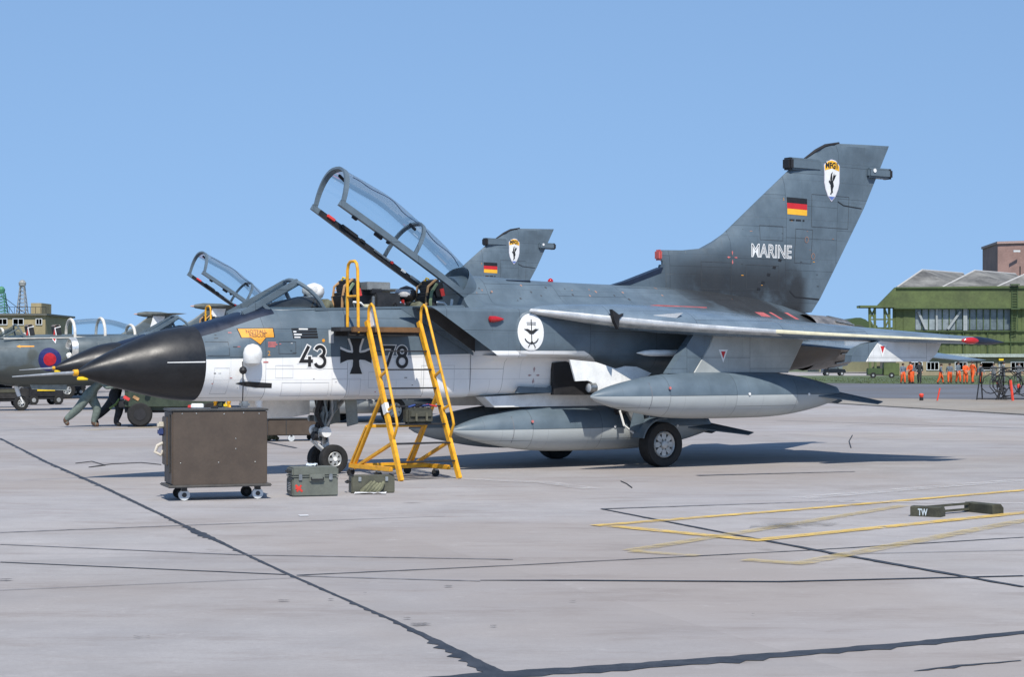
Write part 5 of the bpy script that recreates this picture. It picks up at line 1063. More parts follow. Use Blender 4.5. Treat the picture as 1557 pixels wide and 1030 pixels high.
def aircrew(t_, z_, lean, helm, strip_, label):
    J = seated(lean); p = person('person', J, jw(t_, 0, z_), ALPHA - R(90), [shoe, suit, suit, skinm], label, hair=False)
    hd = Vector(J['head'][:3]); h_ = MB().lathe([(-.12, .09), (-.09, .125), (-.02, .148), (.05, .142), (.10, .10), (.135, .01)], (0, 0, 0), 'z', 20); h_.v = [(hd.x + x, hd.y + y_ * 1.12 + .015, hd.z + .05 + z2) for x, y_, z2 in h_.v]
    ho = h_.build('helmet', helm, p)
    v_ = MB().lathe([(-.05, .135), (-.02, .152), (.03, .155), (.07, .14)], (0, 0, 0), 'z', 20); v_.v = [(hd.x + x * .95, hd.y + y_ * 1.12 - .012, hd.z + .05 + z2) for x, y_, z2 in v_.v if True]; v_.build('visor', strip_, ho)
    MB().box(hd + Vector((0, -.14, -.05)), (.09, .09, .09), None, .025).build('oxygen_mask', dark, p)
    MB().tube([hd + Vector((0, -.18, -.07)), hd + Vector((.05, -.2, -.2)), hd + Vector((.12, -.05, -.32))], .018, 7).build('oxygen_hose', dark, p)
    vest = MB().lathe([(.2, .17), (.3, .19), (.42, .185), (.5, .14)], (0, 0, 0), 'z', 18, cap=False); vest.v = [(x, y_ * .82 - .05 - lean * (.2 + 2.0 * (z2 - .2)), z2) for x, y_, z2 in vest.v]; vest.build('life_vest', olive, p); return p
t1, z1 = sv(473, 446, 0); t2, z2 = sv(613, 450, 0)
aircrew(t1 + .42, z1 - .68, .17, mat('helmet white', (.80, .80, .78), .3), mat('visor cover', (.70, .70, .68), .35), 'seated crew member in white helmet behind the windscreen of the foremost jet')
aircrew(t2 + .40, z2 - .68, .15, mat('helmet dark', (.03, .025, .025), .35), mat('helmet stripe', (.62, .60, .58), .5), 'seated crew member in dark helmet in the rear cockpit of the foremost jet')
# two ground crew pushing behind the nose
cov_g = mat('grey green coverall', (.15, .185, .16), .9, var=.2, scale=10, bump=.3); cov_d = mat('dark coverall', (.028, .032, .036), .9, var=.3, scale=10, bump=.3)
def push_pose(f_, lean):
    J = {'pel': (0, 0, .90, (.19, .15)), 'waist': (0, -.13 * lean, 1.04, (.15, .115)), 'chest': (0, -.36 * lean, 1.19, (.17, .125)), 'neck': (0, -.50 * lean, 1.31, .06), 'head': (0, -.60 * lean, 1.40, (.08, .095)), 'crown': (0, -.66 * lean, 1.485, (.066, .078))}
    for s_, q in (('L', 1), ('R', -1)):
        J['sh' + s_] = (q * .19, -.40 * lean, 1.24, .07); J['el' + s_] = (q * .24, -.58 * lean, 1.06, .052); J['wr' + s_] = (q * .19, -.82 * lean, 1.10, .036); J['hip' + s_] = (q * .10, 0, .83, .155)
        if q * f_ > 0: J['kn' + s_] = (q * .11, -.22, .49, .125); J['an' + s_] = (q * .11, -.08, .09, .09); J['to' + s_] = (q * .12, -.25, .045, .045)
        else: J['kn' + s_] = (q * .11, .26, .50, .125); J['an' + s_] = (q * .11, .62, .18, .09); J['to' + s_] = (q * .12, .52, .045, .045)
    return J
gx, gy = gp(128, 650); person('person', push_pose(1, 1.0), (gx + .1, gy + .1, 0), R(84), [shoebr, cov_g, cov_g, skinm], 'ground crew member in grey green coveralls leaning to push, one leg stretched back', sub=2)
gx, gy = gp(160, 650); person('person', push_pose(-1, .7), (gx + .08, gy + .75, 0), R(80), [shoe, cov_d, cov_d, skinm], 'ground crew member in dark coveralls pushing beside the one in grey green', sub=2)
# ================================================================ BACKGROUND JETS
camo = jet_paint('camouflage paint', (.10, .125, .135), (.10, .125, .135), 0, 0)
t = camo.node_tree; b = t.nodes['Principled BSDF']; tc = N(t, 'ShaderNodeTexCoord').outputs['Object']
old = b.inputs['Base Color'].links[0].from_socket
t.links.new(mix_n(t, ramp_n(t, noise_n(t, tc, .42, 2, .4), .50, .52), old, (.078, .088, .080)), b.inputs['Base Color'])
def build_naval_jet(root):
    S = [(0, 2.0, .04, .04), (.5, 1.98, .26, .28), (1.4, 1.94, .50, .56), (2.6, 1.92, .68, .80), (3.6, 1.92, .78, 1.02), (5, 1.93, .84, 1.08), (7, 1.97, .88, 1.06), (9.5, 2.05, .92, 1.02), (12, 2.12, .90, .95), (14.5, 2.2, .72, .75), (16.5, 2.28, .52, .55), (19.4, 2.3, .30, .34)]
    rings = []
    for i in range(40):
        t_ = 19.4 * i / 39; zc, w_, h_ = interp(S, t_); rings.append([(t_, w_ * math.sin(6.2832 * j / 28), zc + h_ * (math.cos(6.2832 * j / 28) if math.cos(6.2832*j/28) < 0 else .78 * math.cos(6.2832 * j / 28))) for j in range(28)])
    fus = MB().loft(rings).build('fuselage', camo, root, flip=True)
    for s_ in (1, -1):
        nz = MB().lathe([(5.45, .33), (5.4, .37), (5.46, .40), (6.2, .46), (8.5, .56), (12, .55), (14.2, .36), (15.2, .26)], (0, s_ * 1.12, 2.24), 'x', 26, cap=False).build('engine_nacelle', camo, root, flip=True)
        MB().lathe([(5.62, .315), (5.42, .335), (5.385, .365), (5.45, .405), (5.6, .425)], (0, s_ * 1.12, 2.24), 'x', 26, cap=False).build('intake_lip', mat('polished lip', (.72, .72, .68), .3, .6), nz, flip=True)
        MB().lathe([(5.55, .33), (6.9, .30), (6.9, .01)], (0, s_ * 1.12, 2.24), 'x', 22, cap=False).build('duct', dark, nz, flip=True)
        mb = MB(); surf(mb, [((8.2, s_ * 1.2, 2.15), (12.2, s_ * 1.2, 2.1), .30, (0, 0, 1)), ((9.6, s_ * 3.3, 2.25), (12.3, s_ * 3.3, 2.22), .22, (0, 0, 1)), ((11.0, s_ * 6.4, 2.35), (12.9, s_ * 6.4, 2.35), .1, (0, 0, 1))]); mb.build('wing', camo, root, flip=True)
        mb = MB(); surf(mb, [((17.7, 0, 4.63), (19.6, 0, 4.63), .17, (0, 0, 1)), ((18.5, s_ * 1.25, 4.68), (19.65, s_ * 1.25, 4.68), .07, (0, 0, 1))]); mb.build('tailplane', mat('tail top grey', (.09, .10, .09), .55), root, flip=True)
        wheel('main_wheel', (9.6, s_ * 1.8, .42), .42, .26, root, .22, 6, s_); MB().tube([(9.6, s_ * 1.68, .42), (9.5, s_ * 1.5, 1.9)], .07, 8).build('main_gear_leg', whitep, root, flip=True)
    fb = MB(); surf(fb, [((14.6, 0, 2.7), (18.7, 0, 2.4), .30, (0, 1, 0)), ((17.0, 0, 4.0), (19.2, 0, 3.9), .22, (0, 1, 0)), ((17.8, 0, 4.57), (19.6, 0, 4.55), .18, (0, 1, 0))]); fin = fb.build('fin', camo, root, flip=True)
    MB().lathe([(0, .01), (.15, .10), (.6, .17), (1.6, .16), (2.4, .05)], (16.9, 0, 4.63), 'x', 16).build('tail_bullet', MATS['tail top grey'], fin, flip=True); MB().lathe([(-.05, .005), (0, .03), (.2, .06)], (16.82, 0, 4.63), 'x', 10).build('bullet_tip', mat('pinkish tip', (.5, .32, .27), .6), fin, flip=True)
    MB().prism([(17.95, 4.53), (18.7, 4.53), (18.5, 3.8), (17.75, 3.8)], lambda a, b, h: (a, h, b), .115, .135).build('sunlit_fin_patch', dwhite, fin, flip=True)  # white plate on the port side paints the sunlit part of the fin
    # cockpit: windscreen, seats, slid-back hood with pale frames
    base = [Vector((3.95 - 1.0 * math.cos(R(a)), .46 * math.sin(R(a)), 2.62)) for a in range(-90, 91, 12)]; top = [Vector((3.98 - .2 * math.cos(R(a)), .44 * math.sin(R(a)), 2.62 + .50 * math.cos(R(a)))) for a in range(-90, 91, 12)]
    g_ = MB().loft([[tuple(p.lerp(q, k / 3)) for p, q in zip(base, top)] for k in range(4)], False, False, closed=False)
    ws = MB().tube([tuple(p) for p in top], .03, 8).tube([tuple(p) for p in base], .03, 8).tube([tuple(base[4]), tuple(top[4])], .025, 6).tube([tuple(base[11]), tuple(top[11])], .025, 6).build('windscreen', camo, root, flip=True); g_.build('pane', screenglass, ws, flip=True)
    for t_ in (4.35, 5.35):
        st = MB().box((t_, 0, 2.75), (.22, .42, .75), Matrix.Rotation(R(-12), 3, 'Y'), .04).build('ejection_seat', cockpitm, root, flip=True)
        MB().tube([(t_ - .12, .15, 3.05), (t_ - .16, .15, 2.8), (t_ - .2, .1, 2.6)], .03, 6).build('harness_strap', redp, st, flip=True); MB().box((t_ - .05, 0, 3.08), (.24, .34, .10), None, .03).build('headrest', mat('headrest', (.35, .3, .26), .8), st, flip=True); MB().tube([(t_ - .1, .2, 2.7), (t_ - .16, .2, 3.0), (t_ + .05, .2, 3.05)], .025, 6).build('seat_pipe', whitep, st, flip=True)
    def ar(t_, g=0.): 
        hh = interp([(6, .66), (6.8, .72), (7.5, .66), (8.4, .40)], t_)[0]
        return [(t_, (.47 + g) * math.sin(R(a)), 2.66 + (hh + g) * math.cos(R(a)) ** .8 if abs(a) < 90 else 2.66) for a in range(-90, 91, 10)]
    hd = MB().loft([ar(5.85 + i * .165) for i in range(15)], False, False, closed=False)
    pale = mat('pale hood frame', (.68, .64, .56), .5); fr = MB()
    for t_ in (5.85, 7.0, 8.16): fr.tube(ar(t_, .01), .055, 8)
    for s_ in (1, -1): fr.bar((5.85, s_ * .47, 2.66), (8.16, s_ * .47, 2.66), .06, .07)
    ho = fr.build('hood', pale, root, flip=True); hd.build('pane', canopyglass, ho, flip=True)
    MB().bar((3.2, .53, 2.60), (6.1, .5, 2.66), .05, .035).build('sill', pale, root, flip=True)
    bv = bvh_of(fus); rc = (4.78, 1.86)
    decal('roundel', [arc(*rc, .42, 0, 360, 30)[:-1]], mat('roundel blue', (.015, .02, .12), .5), bv, .006, fus); decal('roundel', [arc(*rc, .235, 0, 360, 24)[:-1]], mat('roundel red', (.45, .012, .02), .5), bv, .010, fus)
    for c_, z_, s2 in ((5.05, 2.55, .11), (7.0, 2.62, .06)):
        decal('warning_triangle', [[(c_ - s2, z_ + s2), (c_ + s2, z_ + s2), (c_, z_ - s2)]], dwhite, bv, .006, fus); decal('warning_triangle', [[(c_ - s2 * .55, z_ + s2 * .7), (c_ + s2 * .55, z_ + s2 * .7), (c_, z_ - s2 * .5)]], dred, bv, .009, fus)
    decal('rescue_arrow', [[(3.75, 2.30), (4.25, 2.31), (4.25, 2.35), (3.75, 2.35)], [(3.75, 2.27), (3.60, 2.32), (3.75, 2.375)]], MATS['orange decal'], bv, .006, fus)
    lg = MB().tube([(3.75, 0, 1.1), (3.9, 0, .62), (4.0, 0, .34)], [.08, .075, .06], 10).tube([(3.85, 0, .75), (4.25, 0, 1.1)], .04, 8).tube([(4.0, .12, .27), (4.0, -.12, .27)], .03, 8).tube([(3.95, .09, .5), (4.05, .11, .28)], .03, 8); lg.build('nose_gear_leg', whitep, root, flip=True)
    wheel('nose_wheel', (4.0, 0, .27), .27, .16, root, .14, 6, 1)
    MB().prism([(4.2, 1.02), (5.6, 1.0), (5.6, .72), (4.3, .78)], lambda a, b, h: (a, h, b), .28, .31).build('gear_door', MATS['gear door grey'], root, flip=True)
    return root
NH = R(33.5)
nj = thing('naval_jet', (0, 0, 0), NH, 'camouflaged twin-seat jet with red and blue roundel, leftmost, beyond the two dark nose cones', 'jet', 'camouflaged jets parked in a row')
build_naval_jet(nj)
nax = Vector((math.cos(NH), math.sin(NH), 0)); nose_w = Vector((-17.75, 65.5, 0)); nj.location = nose_w - nax * 4.0
tail1 = nj.location + nax * 17.5
for (u, v, lab) in ((240, 478, 'distant camouflaged jet whose tailplane shows just right of the roundel jet hood'), (331, 466, 'distant camouflaged jet whose tailplane shows above the windscreen of the second grey jet')):
    z_ = 2.9 * FPX / (HORZ - v); c = copy_tree(nj); c.location = Vector(((u - 778.5) / FPX * z_, z_, 0)) - nax * 18.3; c['label'] = lab

# ================================================================ VEHICLES AND TROLLEYS
tgreen = mat('tractor green', (.035, .05, .03), .5, var=.2, dirt=.3)
def tractor():
    x0, y0 = gp(222, 650); r_ = thing('tow_tractor', (x0, y0 + .9, 0), R(12), 'dark green tow tractor half hidden behind the black nose cone', 'tractor')
    MB().box((.6, 0, .80), (2.7, 1.5, .70), None, .10).build('body', tgreen, r_); MB().box((.6, 0, 1.16), (2.5, 1.42, .10), None, .04).build('bonnet', mat('tractor top', (.10, .12, .09), .6), r_)
    for x in (-.35, 1.55):
        for s_ in (1, -1):
            o = MB().lathe([(-.12, .16), (-.12, .29), (-.07, .34), (.07, .34), (.12, .29), (.12, .16)], (x, s_ * .66, .34), 'y', 24).build('wheel', rubber, r_); MB().lathe([(-.13, .01), (-.13, .16), (.13, .16), (.13, .01)], (x, s_ * .66, .34), 'y', 16).build('rim', dark, o)
    MB().box((-.82, 0, .62), (.18, 1.3, .22), None, .03).build('bumper', dark, r_); MB().box((.5, 0, .48), (2.5, 1.1, .2)).build('chassis', dark, r_)
    MB().tube([(-.9, -.3, .75), (-1.0, -.35, .6), (-1.15, -.4, .5)], .03, 7).build('hose', mat('hose green', (.2, .28, .08), .6), r_)
    for x, m_ in ((-.7, redp), (-.45, strapm)): MB().box((x, -.76, .78), (.18, .03, .09), Matrix.Rotation(R(30), 3, 'Y'), .01).build('streamer', m_, r_)
    MB().box((1.2, 0, 1.35), (.5, 1.0, .35), None, .06).build('seat', dark, r_); MB().tube([(.55, .2, 1.2), (.5, .2, 1.5)], .03, 6).tube([(.5 + .17 * math.cos(a * .5236), .2 + .17 * math.sin(a * .5236), 1.5) for a in range(12)], .015, 6, closed=True).build('steering_wheel', dark, r_)
    return r_
tractor()
def trolley(u, v, l_, label, body, stripe, hh=.55, rz=.6):
    x0, y0 = gp(u, v); r_ = thing('equipment_trolley', (x0, y0 + .3, 0), rz, label, 'trolley')
    MB().box((0, 0, .30 + hh / 2), (l_, .8, hh), None, .05).build('body', body, r_); MB().box((0, -.41, .30 + hh * .75), (l_ * .5, .02, hh * .3), None, .005).build('panel', stripe, r_); MB().box((0, 0, .27), (l_ + .1, .86, .08), None, .02).build('deck', dark, r_)
    for x in (-l_ * .35, l_ * .35):
        for y_ in (-.38, .38):
            o = MB().lathe([(-.06, .08), (-.06, .20), (.06, .20), (.06, .08)], (x, y_, .2), 'y', 18).build('wheel', rubber, r_); MB().lathe([(-.065, .01), (-.065, .09), (.065, .09), (.065, .01)], (x, y_, .2), 'y', 12).build('rim', rimm, o)
    MB().tube([(-l_ / 2, 0, .28), (-l_ / 2 - .7, 0, .2), (-l_ / 2 - .9, 0, .5)], .03, 7).build('tow_bar', dark, r_); return r_
trolley(62, 616, 1.5, 'black and yellow trolley standing behind the roundel jet nose wheel', dark, MATS['yellow tag'], .45)
trolley(5, 620, 1.6, 'dark trolley at the left picture edge below the roundel jet', cartd, MATS['olive webbing'], .45)
trolley(97, 602, 2.0, 'low dark trolley on the apron right of the roundel jet nose wheel', dark, tgreen, .4)
# low brown cart behind the nose gear
x0, y0 = gp(442, 672); lc = thing('low_cart', (x0, y0 + .4, 0), R(20), 'low brown cart on small castors behind the nose gear', 'cart')
MB().box((0, 0, .31), (1.25, .6, .36), None, .02).build('body', cartm, lc); MB().box((0, 0, .505), (1.28, .63, .02), None, .006).build('lid', MATS['cabinet lid'], lc); MB().box((-.22, -.305, .31), (.02, .012, .34)).build('door_edge', cartd, lc)
for x, y_, m_ in ((-.1, -.26, cw_m), (.52, -.24, rubber), (-.5, .24, rubber), (.45, .24, rubber)):
    o = MB().lathe([(-.025, .03), (-.025, .075), (.025, .075), (.025, .03)], (x, y_, .076), 'y', 16).build('castor', m_, lc); MB().box((x, y_, .13), (.05, .05, .06)).build('castor_fork', cartd, o)
bgx = MB(); rr = random.Random(9)
for k in range(5): bgx.tube([(rr.uniform(-.2, .2), rr.uniform(-.1, .1), .05), (rr.uniform(-.15, .15), rr.uniform(-.1, .1), .14), (rr.uniform(-.25, .25), rr.uniform(-.1, .1), .06)], [.05, .07, .04], 7)
bo = bgx.build('hose_heap', olive); bo.location = (*gp(412, 671), 0); tag(bo, 'small heap of olive hose on the ground left of the low brown cart', 'hose')
# yellow steps of the second jet: only its grab rail shows over the nose
p2 = copy_tree(lad); p2.location = jet2.matrix_basis @ Vector((B0[0], -B0[1], 0)); p2.rotation_euler = jet2.rotation_euler; p2['label'] = 'yellow boarding steps against the second jet, mostly hidden behind the foremost one'
# far black compact car
cx0, cy0 = gp(1267, 571); cy0 = 240; cx0 = (1267 - 778.5) / FPX * cy0
car = thing('compact_car', (cx0, cy0, 0), R(4), 'small black compact car on the taxiway beyond the grass', 'car'); carp = mat('car black', (.008, .009, .012), .3, var=.1, coat=.2)
prof = [(-1.5, .35), (-1.52, .72), (-1.42, .86), (-1.25, 1.30), (-1.15, 1.36), (.15, 1.36), (.55, .92), (1.42, .82), (1.52, .62), (1.5, .35)]
MB().loft([[(a, y_, b if b < .9 else b) for a, b in [(p[0], p[1]) for p in prof]] for y_ in (-.70, -.66 + 1.32)]).build('body', carp, car, smooth=20)
for x0_, x1_ in ((-1.22, -.66), (-.60, -.02), (.02, .36)): MB().prism([(x0_, .9), (x1_ + (.05 if x1_ > .3 else 0), .9), (x1_ - (.12 if x1_ > .3 else 0), 1.28), (x0_ + (.1 if x0_ < -1 else 0), 1.28)], lambda a, b, h: (a, h, b), -.725, -.705).build('side_window', mat('car glass', (.10, .12, .13), .15), car)
for x in (-.98, 1.0):
    for s_ in (-1, 1):
        o = MB().lathe([(-.09, .14), (-.09, .27), (.09, .27), (.09, .14)], (x, s_ * .64, .27), 'y', 18).build('wheel', rubber, car); MB().lathe([(-.1, .01), (-.1, .15), (.1, .15), (.1, .01)], (x, s_ * .64, .27), 'y', 14).build('hubcap', rimm, o)
for y_ in (-.5, .5): MB().lathe([(0, .01), (.03, .09), (-.05, .1)], (1.5, y_, .66), 'x', 12).build('headlight', dwhite, car)
MB().box((1.54, 0, .42), (.05, 1.3, .08)).box((-1.54, 0, .42), (.05, 1.3, .08)).build('bumper', steel, car)
# green ground power trailer beneath the outer pylon
hgreen = mat('hangar green', (.088, .118, .040), .75, var=.22, scale=.35, bump=.05, dirt=.4, dirtcol=(.10, .085, .05)); hgreend = mat('dark green', (.05, .085, .03), .7, var=.2)
gx, gy = (1342 - 778.5) / FPX * 200, 200
tr = thing('box_trailer', (gx, gy, 0), R(-5), 'green box trailer on the grass near the small black car', 'trailer')
MB().box((.9, 0, 1.0), (1.7, 1.4, 1.4), None, .05).build('box', hgreen, tr); MB().box((-.9, 0, .75), (1.6, 1.2, .7), None, .05).build('engine_cover', hgreend, tr); MB().box((0, 0, .38), (3.4, 1.3, .12)).build('chassis', dark, tr)
for x in (-1.1, .9):
    o = MB().lathe([(-.1, .1), (-.1, .32), (.1, .32), (.1, .1)], (x, -.65, .32), 'y', 18).build('wheel', rubber, tr); MB().lathe([(-.11, .01), (-.11, .12), (.11, .12), (.11, .01)], (x, -.65, .32), 'y', 12).build('rim', rimm, o)

# ================================================================ PEOPLE IN THE DISTANCE
imm = mat('orange immersion suit', (.78, .11, .02), .8, var=.12); shirt = mat('blue grey shirt', (.13, .16, .19), .9, var=.2); gsu = mat('grey uniform', (.13, .14, .15), .9, var=.2)
POSES = [stand_pose(.5, .5), stand_pose(-.7, -.6, .1), stand_pose(.15, .1, 0, 1.), stand_pose(.9, .8, .2)]
WHO = [(1373, 0, 'shirt', 'person in orange trousers and blue grey top, leftmost of the orange group'), (1384, 2, 'full', 'person in full orange suit, second of the orange group from the left'), (1387.5, 1, 'shirt', 'person in orange trousers overlapping the fully orange one near the left end'), (1398, 0, 'dark', 'person all in dark clothes beside the leftmost orange figures'),
       (1430, 3, 'shirt', 'person in orange trousers walking alone between the two clusters, left one'), (1444, 1, 'shirt', 'person in orange trousers walking between the two clusters, right one'), (1457, 0, 'shirt', 'person in orange trousers at the left end of the right cluster'), (1468, 2, 'full', 'person in full orange suit inside the right cluster, farther left'), (1479, 3, 'full', 'person in full orange suit in the right cluster, next to the right end'), (1491, 1, 'shirt', 'person in orange trousers at the right end of the right cluster'),
       (1511, 0, 'grey', 'person in grey uniform standing left of the cable stand'), (1526, 2, 'grey', 'person in grey uniform above the cable stand'), (1549, 1, 'grey', 'person in grey uniform farthest right in the picture')]
cl = {'shirt': [shoe, imm, shirt, skinm], 'full': [shoe, imm, imm, skinm], 'dark': [shoe, cov_d, cov_d, skinm], 'grey': [shoe, gsu, gsu, skinm]}
for k, (u, po_, c_, lab) in enumerate(WHO):
    y0 = (147 if c_ != 'grey' else 153) + ((k * 37) % 7) * .5; person('person', POSES[po_], ((u - 778.5) / FPX * y0, y0, .0), R((12, -55, 40, -25, 70, -10, 28)[k % 7]), cl[c_], lab, group='people walking across the service road').scale = (1.04, 1.04, (.96, 1.03, .99, 1.05, .94)[k % 5])
# ================================================================ CABLE STAND, MARKERS
cs0 = Vector((*gp(1515, 610), 0)); st = thing('cable_stand', cs0, 0, 'dark tubular stand hung with tangled cables at the right picture edge', 'stand')
fr = MB()
for x in (-.9, .1, 1.5): fr.tube([(x, 0, 0), (x + .22, .1, 1.5)], .03, 7).tube([(x + .22, .1, 1.5), (x + .5, .9, 0)], .03, 7)
fr.tube([(-.7, .1, 1.5), (1.8, .1, 1.5)], .03, 7).tube([(-.9, 0, .1), (1.6, 0, .1)], .025, 6); fr.build('frame', dark, st)
rr = random.Random(11)
for k in range(7):
    cx3 = rr.uniform(-.3, 1.6); r3 = rr.uniform(.4, .75); MB().tube([(cx3 + r3 * math.cos(a * .42) * rr.uniform(.85, 1.1), rr.uniform(-.1, .2), .78 + r3 * math.sin(a * .42) * rr.uniform(.85, 1.0)) for a in range(15)], .022, 6, closed=True).build('cable_loop', MATS['black rubber'], st)
for k in range(4): MB().tube([(rr.uniform(-.2, .6), 0, 0), (rr.uniform(-.1, .5), 0, .5), (rr.uniform(-.1, .5), .05, .95)], .05, 6).build('cable_end', MATS['black rubber'], st)
ored = mat('signal red', (.75, .06, .03), .6)
for (u, v, h_, lab) in ((1401, 611, .35, 'small red marker lamp on the brown shoulder'), (1517, 590, .5, 'small red marker lamp among the cables'), (1549, 598, .5, 'small red marker lamp at the right picture edge')):
    p = gp(u, v); o = thing('marker_lamp', (*p, .0), 0, lab, 'marker', 'red markers by the road'); MB().box((0, 0, h_ * .3), (.16, .16, h_ * .6), None, .03).build('base', dark, o); MB().lathe([(0, .08), (h_ * .3, .11), (h_ * .45, .08), (h_ * .5, .01)], (0, 0, h_ * .55), 'z', 14).build('lens', ored, o)
for (u, v, lab) in ((1425, 612, 'thin leaning red stick on the brown shoulder'), (1540, 612, 'leaning red stick beside the cable stand')):
    p = gp(u, v); tag(MB().tube([(0, 0, 0), (.12 if u < 1500 else -.1, 0, .55 if u < 1500 else .9)], .035 if u < 1500 else .06, 7).build('marker_stick', ored), lab, 'marker', 'red markers by the road').location = (*p, 0.07)

# ================================================================ BUILDINGS
def at(u, v, y_): return ((u - 778.5) / FPX * y_, y_, CAMH - (v - HORZ) * y_ / FPX)
def boxb(mb, u0, u1, v0, v1, y_, dp, mi=0):
    a = at(u0, v0, y_); b = at(u1, v1, y_); mb.box(((a[0] + b[0]) / 2, y_ + dp / 2, (a[2] + b[2]) / 2), (abs(b[0] - a[0]), dp, abs(a[2] - b[2])), mi=mi); return mb
tan = mat('tan render', (.33, .27, .15), .85, var=.14, scale=.3); tan2 = mat('tan brick', (.30, .25, .16), .85, var=.14, scale=.3); winm = mat('window glass', (.30, .38, .42), .12, var=.25, scale=.5); wind = mat('dark window', (.045, .05, .055), .15, var=.3); roofg = mat('roof grey', (.17, .165, .15), .85, var=.4, scale=.22, bump=.1, dirt=.6, dirtcol=(.07, .06, .05)); pale_tr = mat('pale trim', (.6, .62, .62), .6)
def window(parent, u0, u1, v0, v1, y_, m_, bars=2, frame=None):
    f = MB(); a = at(u0, v0, y_); b = at(u1, v1, y_); w_, h_ = b[0] - a[0], a[2] - b[2]; s_ = .09
    for (x, z_, sx, sz) in ((a[0], (a[2] + b[2]) / 2, s_, h_), (b[0], (a[2] + b[2]) / 2, s_, h_)): f.box((x, y_ - .04, z_), (sx, .14, sz))
    for z_ in (a[2], b[2]): f.box(((a[0] + b[0]) / 2, y_ - .04, z_), (w_ + s_, .15, s_))
    for i in range(1, bars): f.box((lerp(a[0], b[0], i / bars), y_ - .035, (a[2] + b[2]) / 2), (.06, .12, h_))
    fo = f.build('window', frame or pale_tr, parent)
    for i in range(bars):
        xa, xb = lerp(a[0], b[0], i / bars), lerp(a[0], b[0], (i + 1) / bars); MB().box(((xa + xb) / 2, y_ + .02, (a[2] + b[2]) / 2), (xb - xa - .05, .04, h_ - .04)).build('pane', m_, fo)
# left operations building
Y0 = 230; ob = thing('operations_building', (*at(20, 560, Y0)[:2], 0), 0, 'tan flat roofed building with pale windows behind the roundel jet', 'building')
def bld(parent, mb, name, m): o = mb.build(name, m, None, smooth=20); o.parent = parent; o.matrix_parent_inverse = Matrix.Translation(-parent.location); return o
class PP:   # builds world-space meshes as children of a thing
    def __init__(s, p): s.p = p
def kid(parent, mb, name, m, sub=None, smooth=20):
    off = parent.location if sub is None else sub.parent.location; return mb.build(name, m, sub or parent, smooth=smooth, off=tuple(off))
_mb_build = MB.build
def window_k(parent, *a, **k):
    f0 = len(bpy.data.objects); n0 = set(bpy.data.objects.keys()); window(parent, *a, **k)
    for nm in set(bpy.data.objects.keys()) - n0:
        o = bpy.data.objects[nm]; o.data.transform(Matrix.Translation(-Vector(parent.location)))
kid(ob, boxb(MB(), -120, 69, 479, 566, Y0, 14), 'wall', tan)
kid(ob, boxb(MB(), -122, 71, 477, 480, Y0 - .4, 15), 'parapet', mat('dark coping', (.12, .12, .10), .8))
kid(ob, boxb(MB(), 47, 63, 461, 477.5, Y0 + 2, 5), 'stair_block', tan)
for u0, u1 in ((-40, -20), (-3, 11), (20, 36), (55, 64)): window_k(ob, u0, u1, 485, 494, Y0, winm, 2)
for u0, u1 in ((-40, -20), (-3, 11), (20, 36), (55, 64)): window_k(ob, u0, u1, 520, 532, Y0, winm, 2)
rl = MB()
for u in range(-10, 71, 8): p = at(u, 478, Y0); rl.tube([p, (p[0], p[1], p[2] + .9)], .03, 5)
pa, pb_ = at(-10, 478, Y0), at(70, 478, Y0); rl.tube([(pa[0], pa[1], pa[2] + .9), (pb_[0], pb_[1], pb_[2] + .9)], .03, 5); kid(ob, rl, 'roof_railing', dark)
def lattice(name, u, vb, vt, y_, w0, w1, m, label, n=7, cat='mast', guys=False):
    b = Vector(at(u, vb, y_)); t_ = Vector(at(u, vt, y_)); r_ = thing(name, b, 0, label, cat); H = (t_ - b).z; mb = MB(); pr_ = None
    for i in range(n + 1):
        k = i / n; w_ = lerp(w0, w1, k); ring = [Vector((sx * w_, sy * w_, H * k)) for sx, sy in ((-1, -1), (1, -1), (1, 1), (-1, 1))]
        for j in range(4): mb.bar(ring[j], ring[(j + 1) % 4], .07, .07)
        if pr_:
            for j in range(4): mb.bar(pr_[j], ring[j], .10, .10); mb.bar(pr_[j], ring[(j + 1) % 4], .05, .05)
        pr_ = ring
    mb.build('lattice', m, r_, smooth=0); MB().lathe([(0, .05), (.1, .45), (.5, .5), (.8, .3), (.9, .02)], (0, 0, H), 'z', 12).build('head', m, r_)
    if guys:
        for dx in (1.6, 3.2): MB().tube([(0, 0, H * .9), (dx, 0, 0)], .04, 5).build('guy_wire', dark, r_)
    return r_
lattice('lattice_mast', 34, 478, 436, Y0 + 6, .62, .25, mat('mast grey', (.28, .29, .28), .6), 'pale grey lattice mast rising behind the tan building roof')
lattice('guyed_mast', 2, 478, 446, Y0 - 0 + 5, .7, .4, mat('mast green', (.06, .22, .13), .6), 'green mast with guy wires at the left picture edge', guys=True)
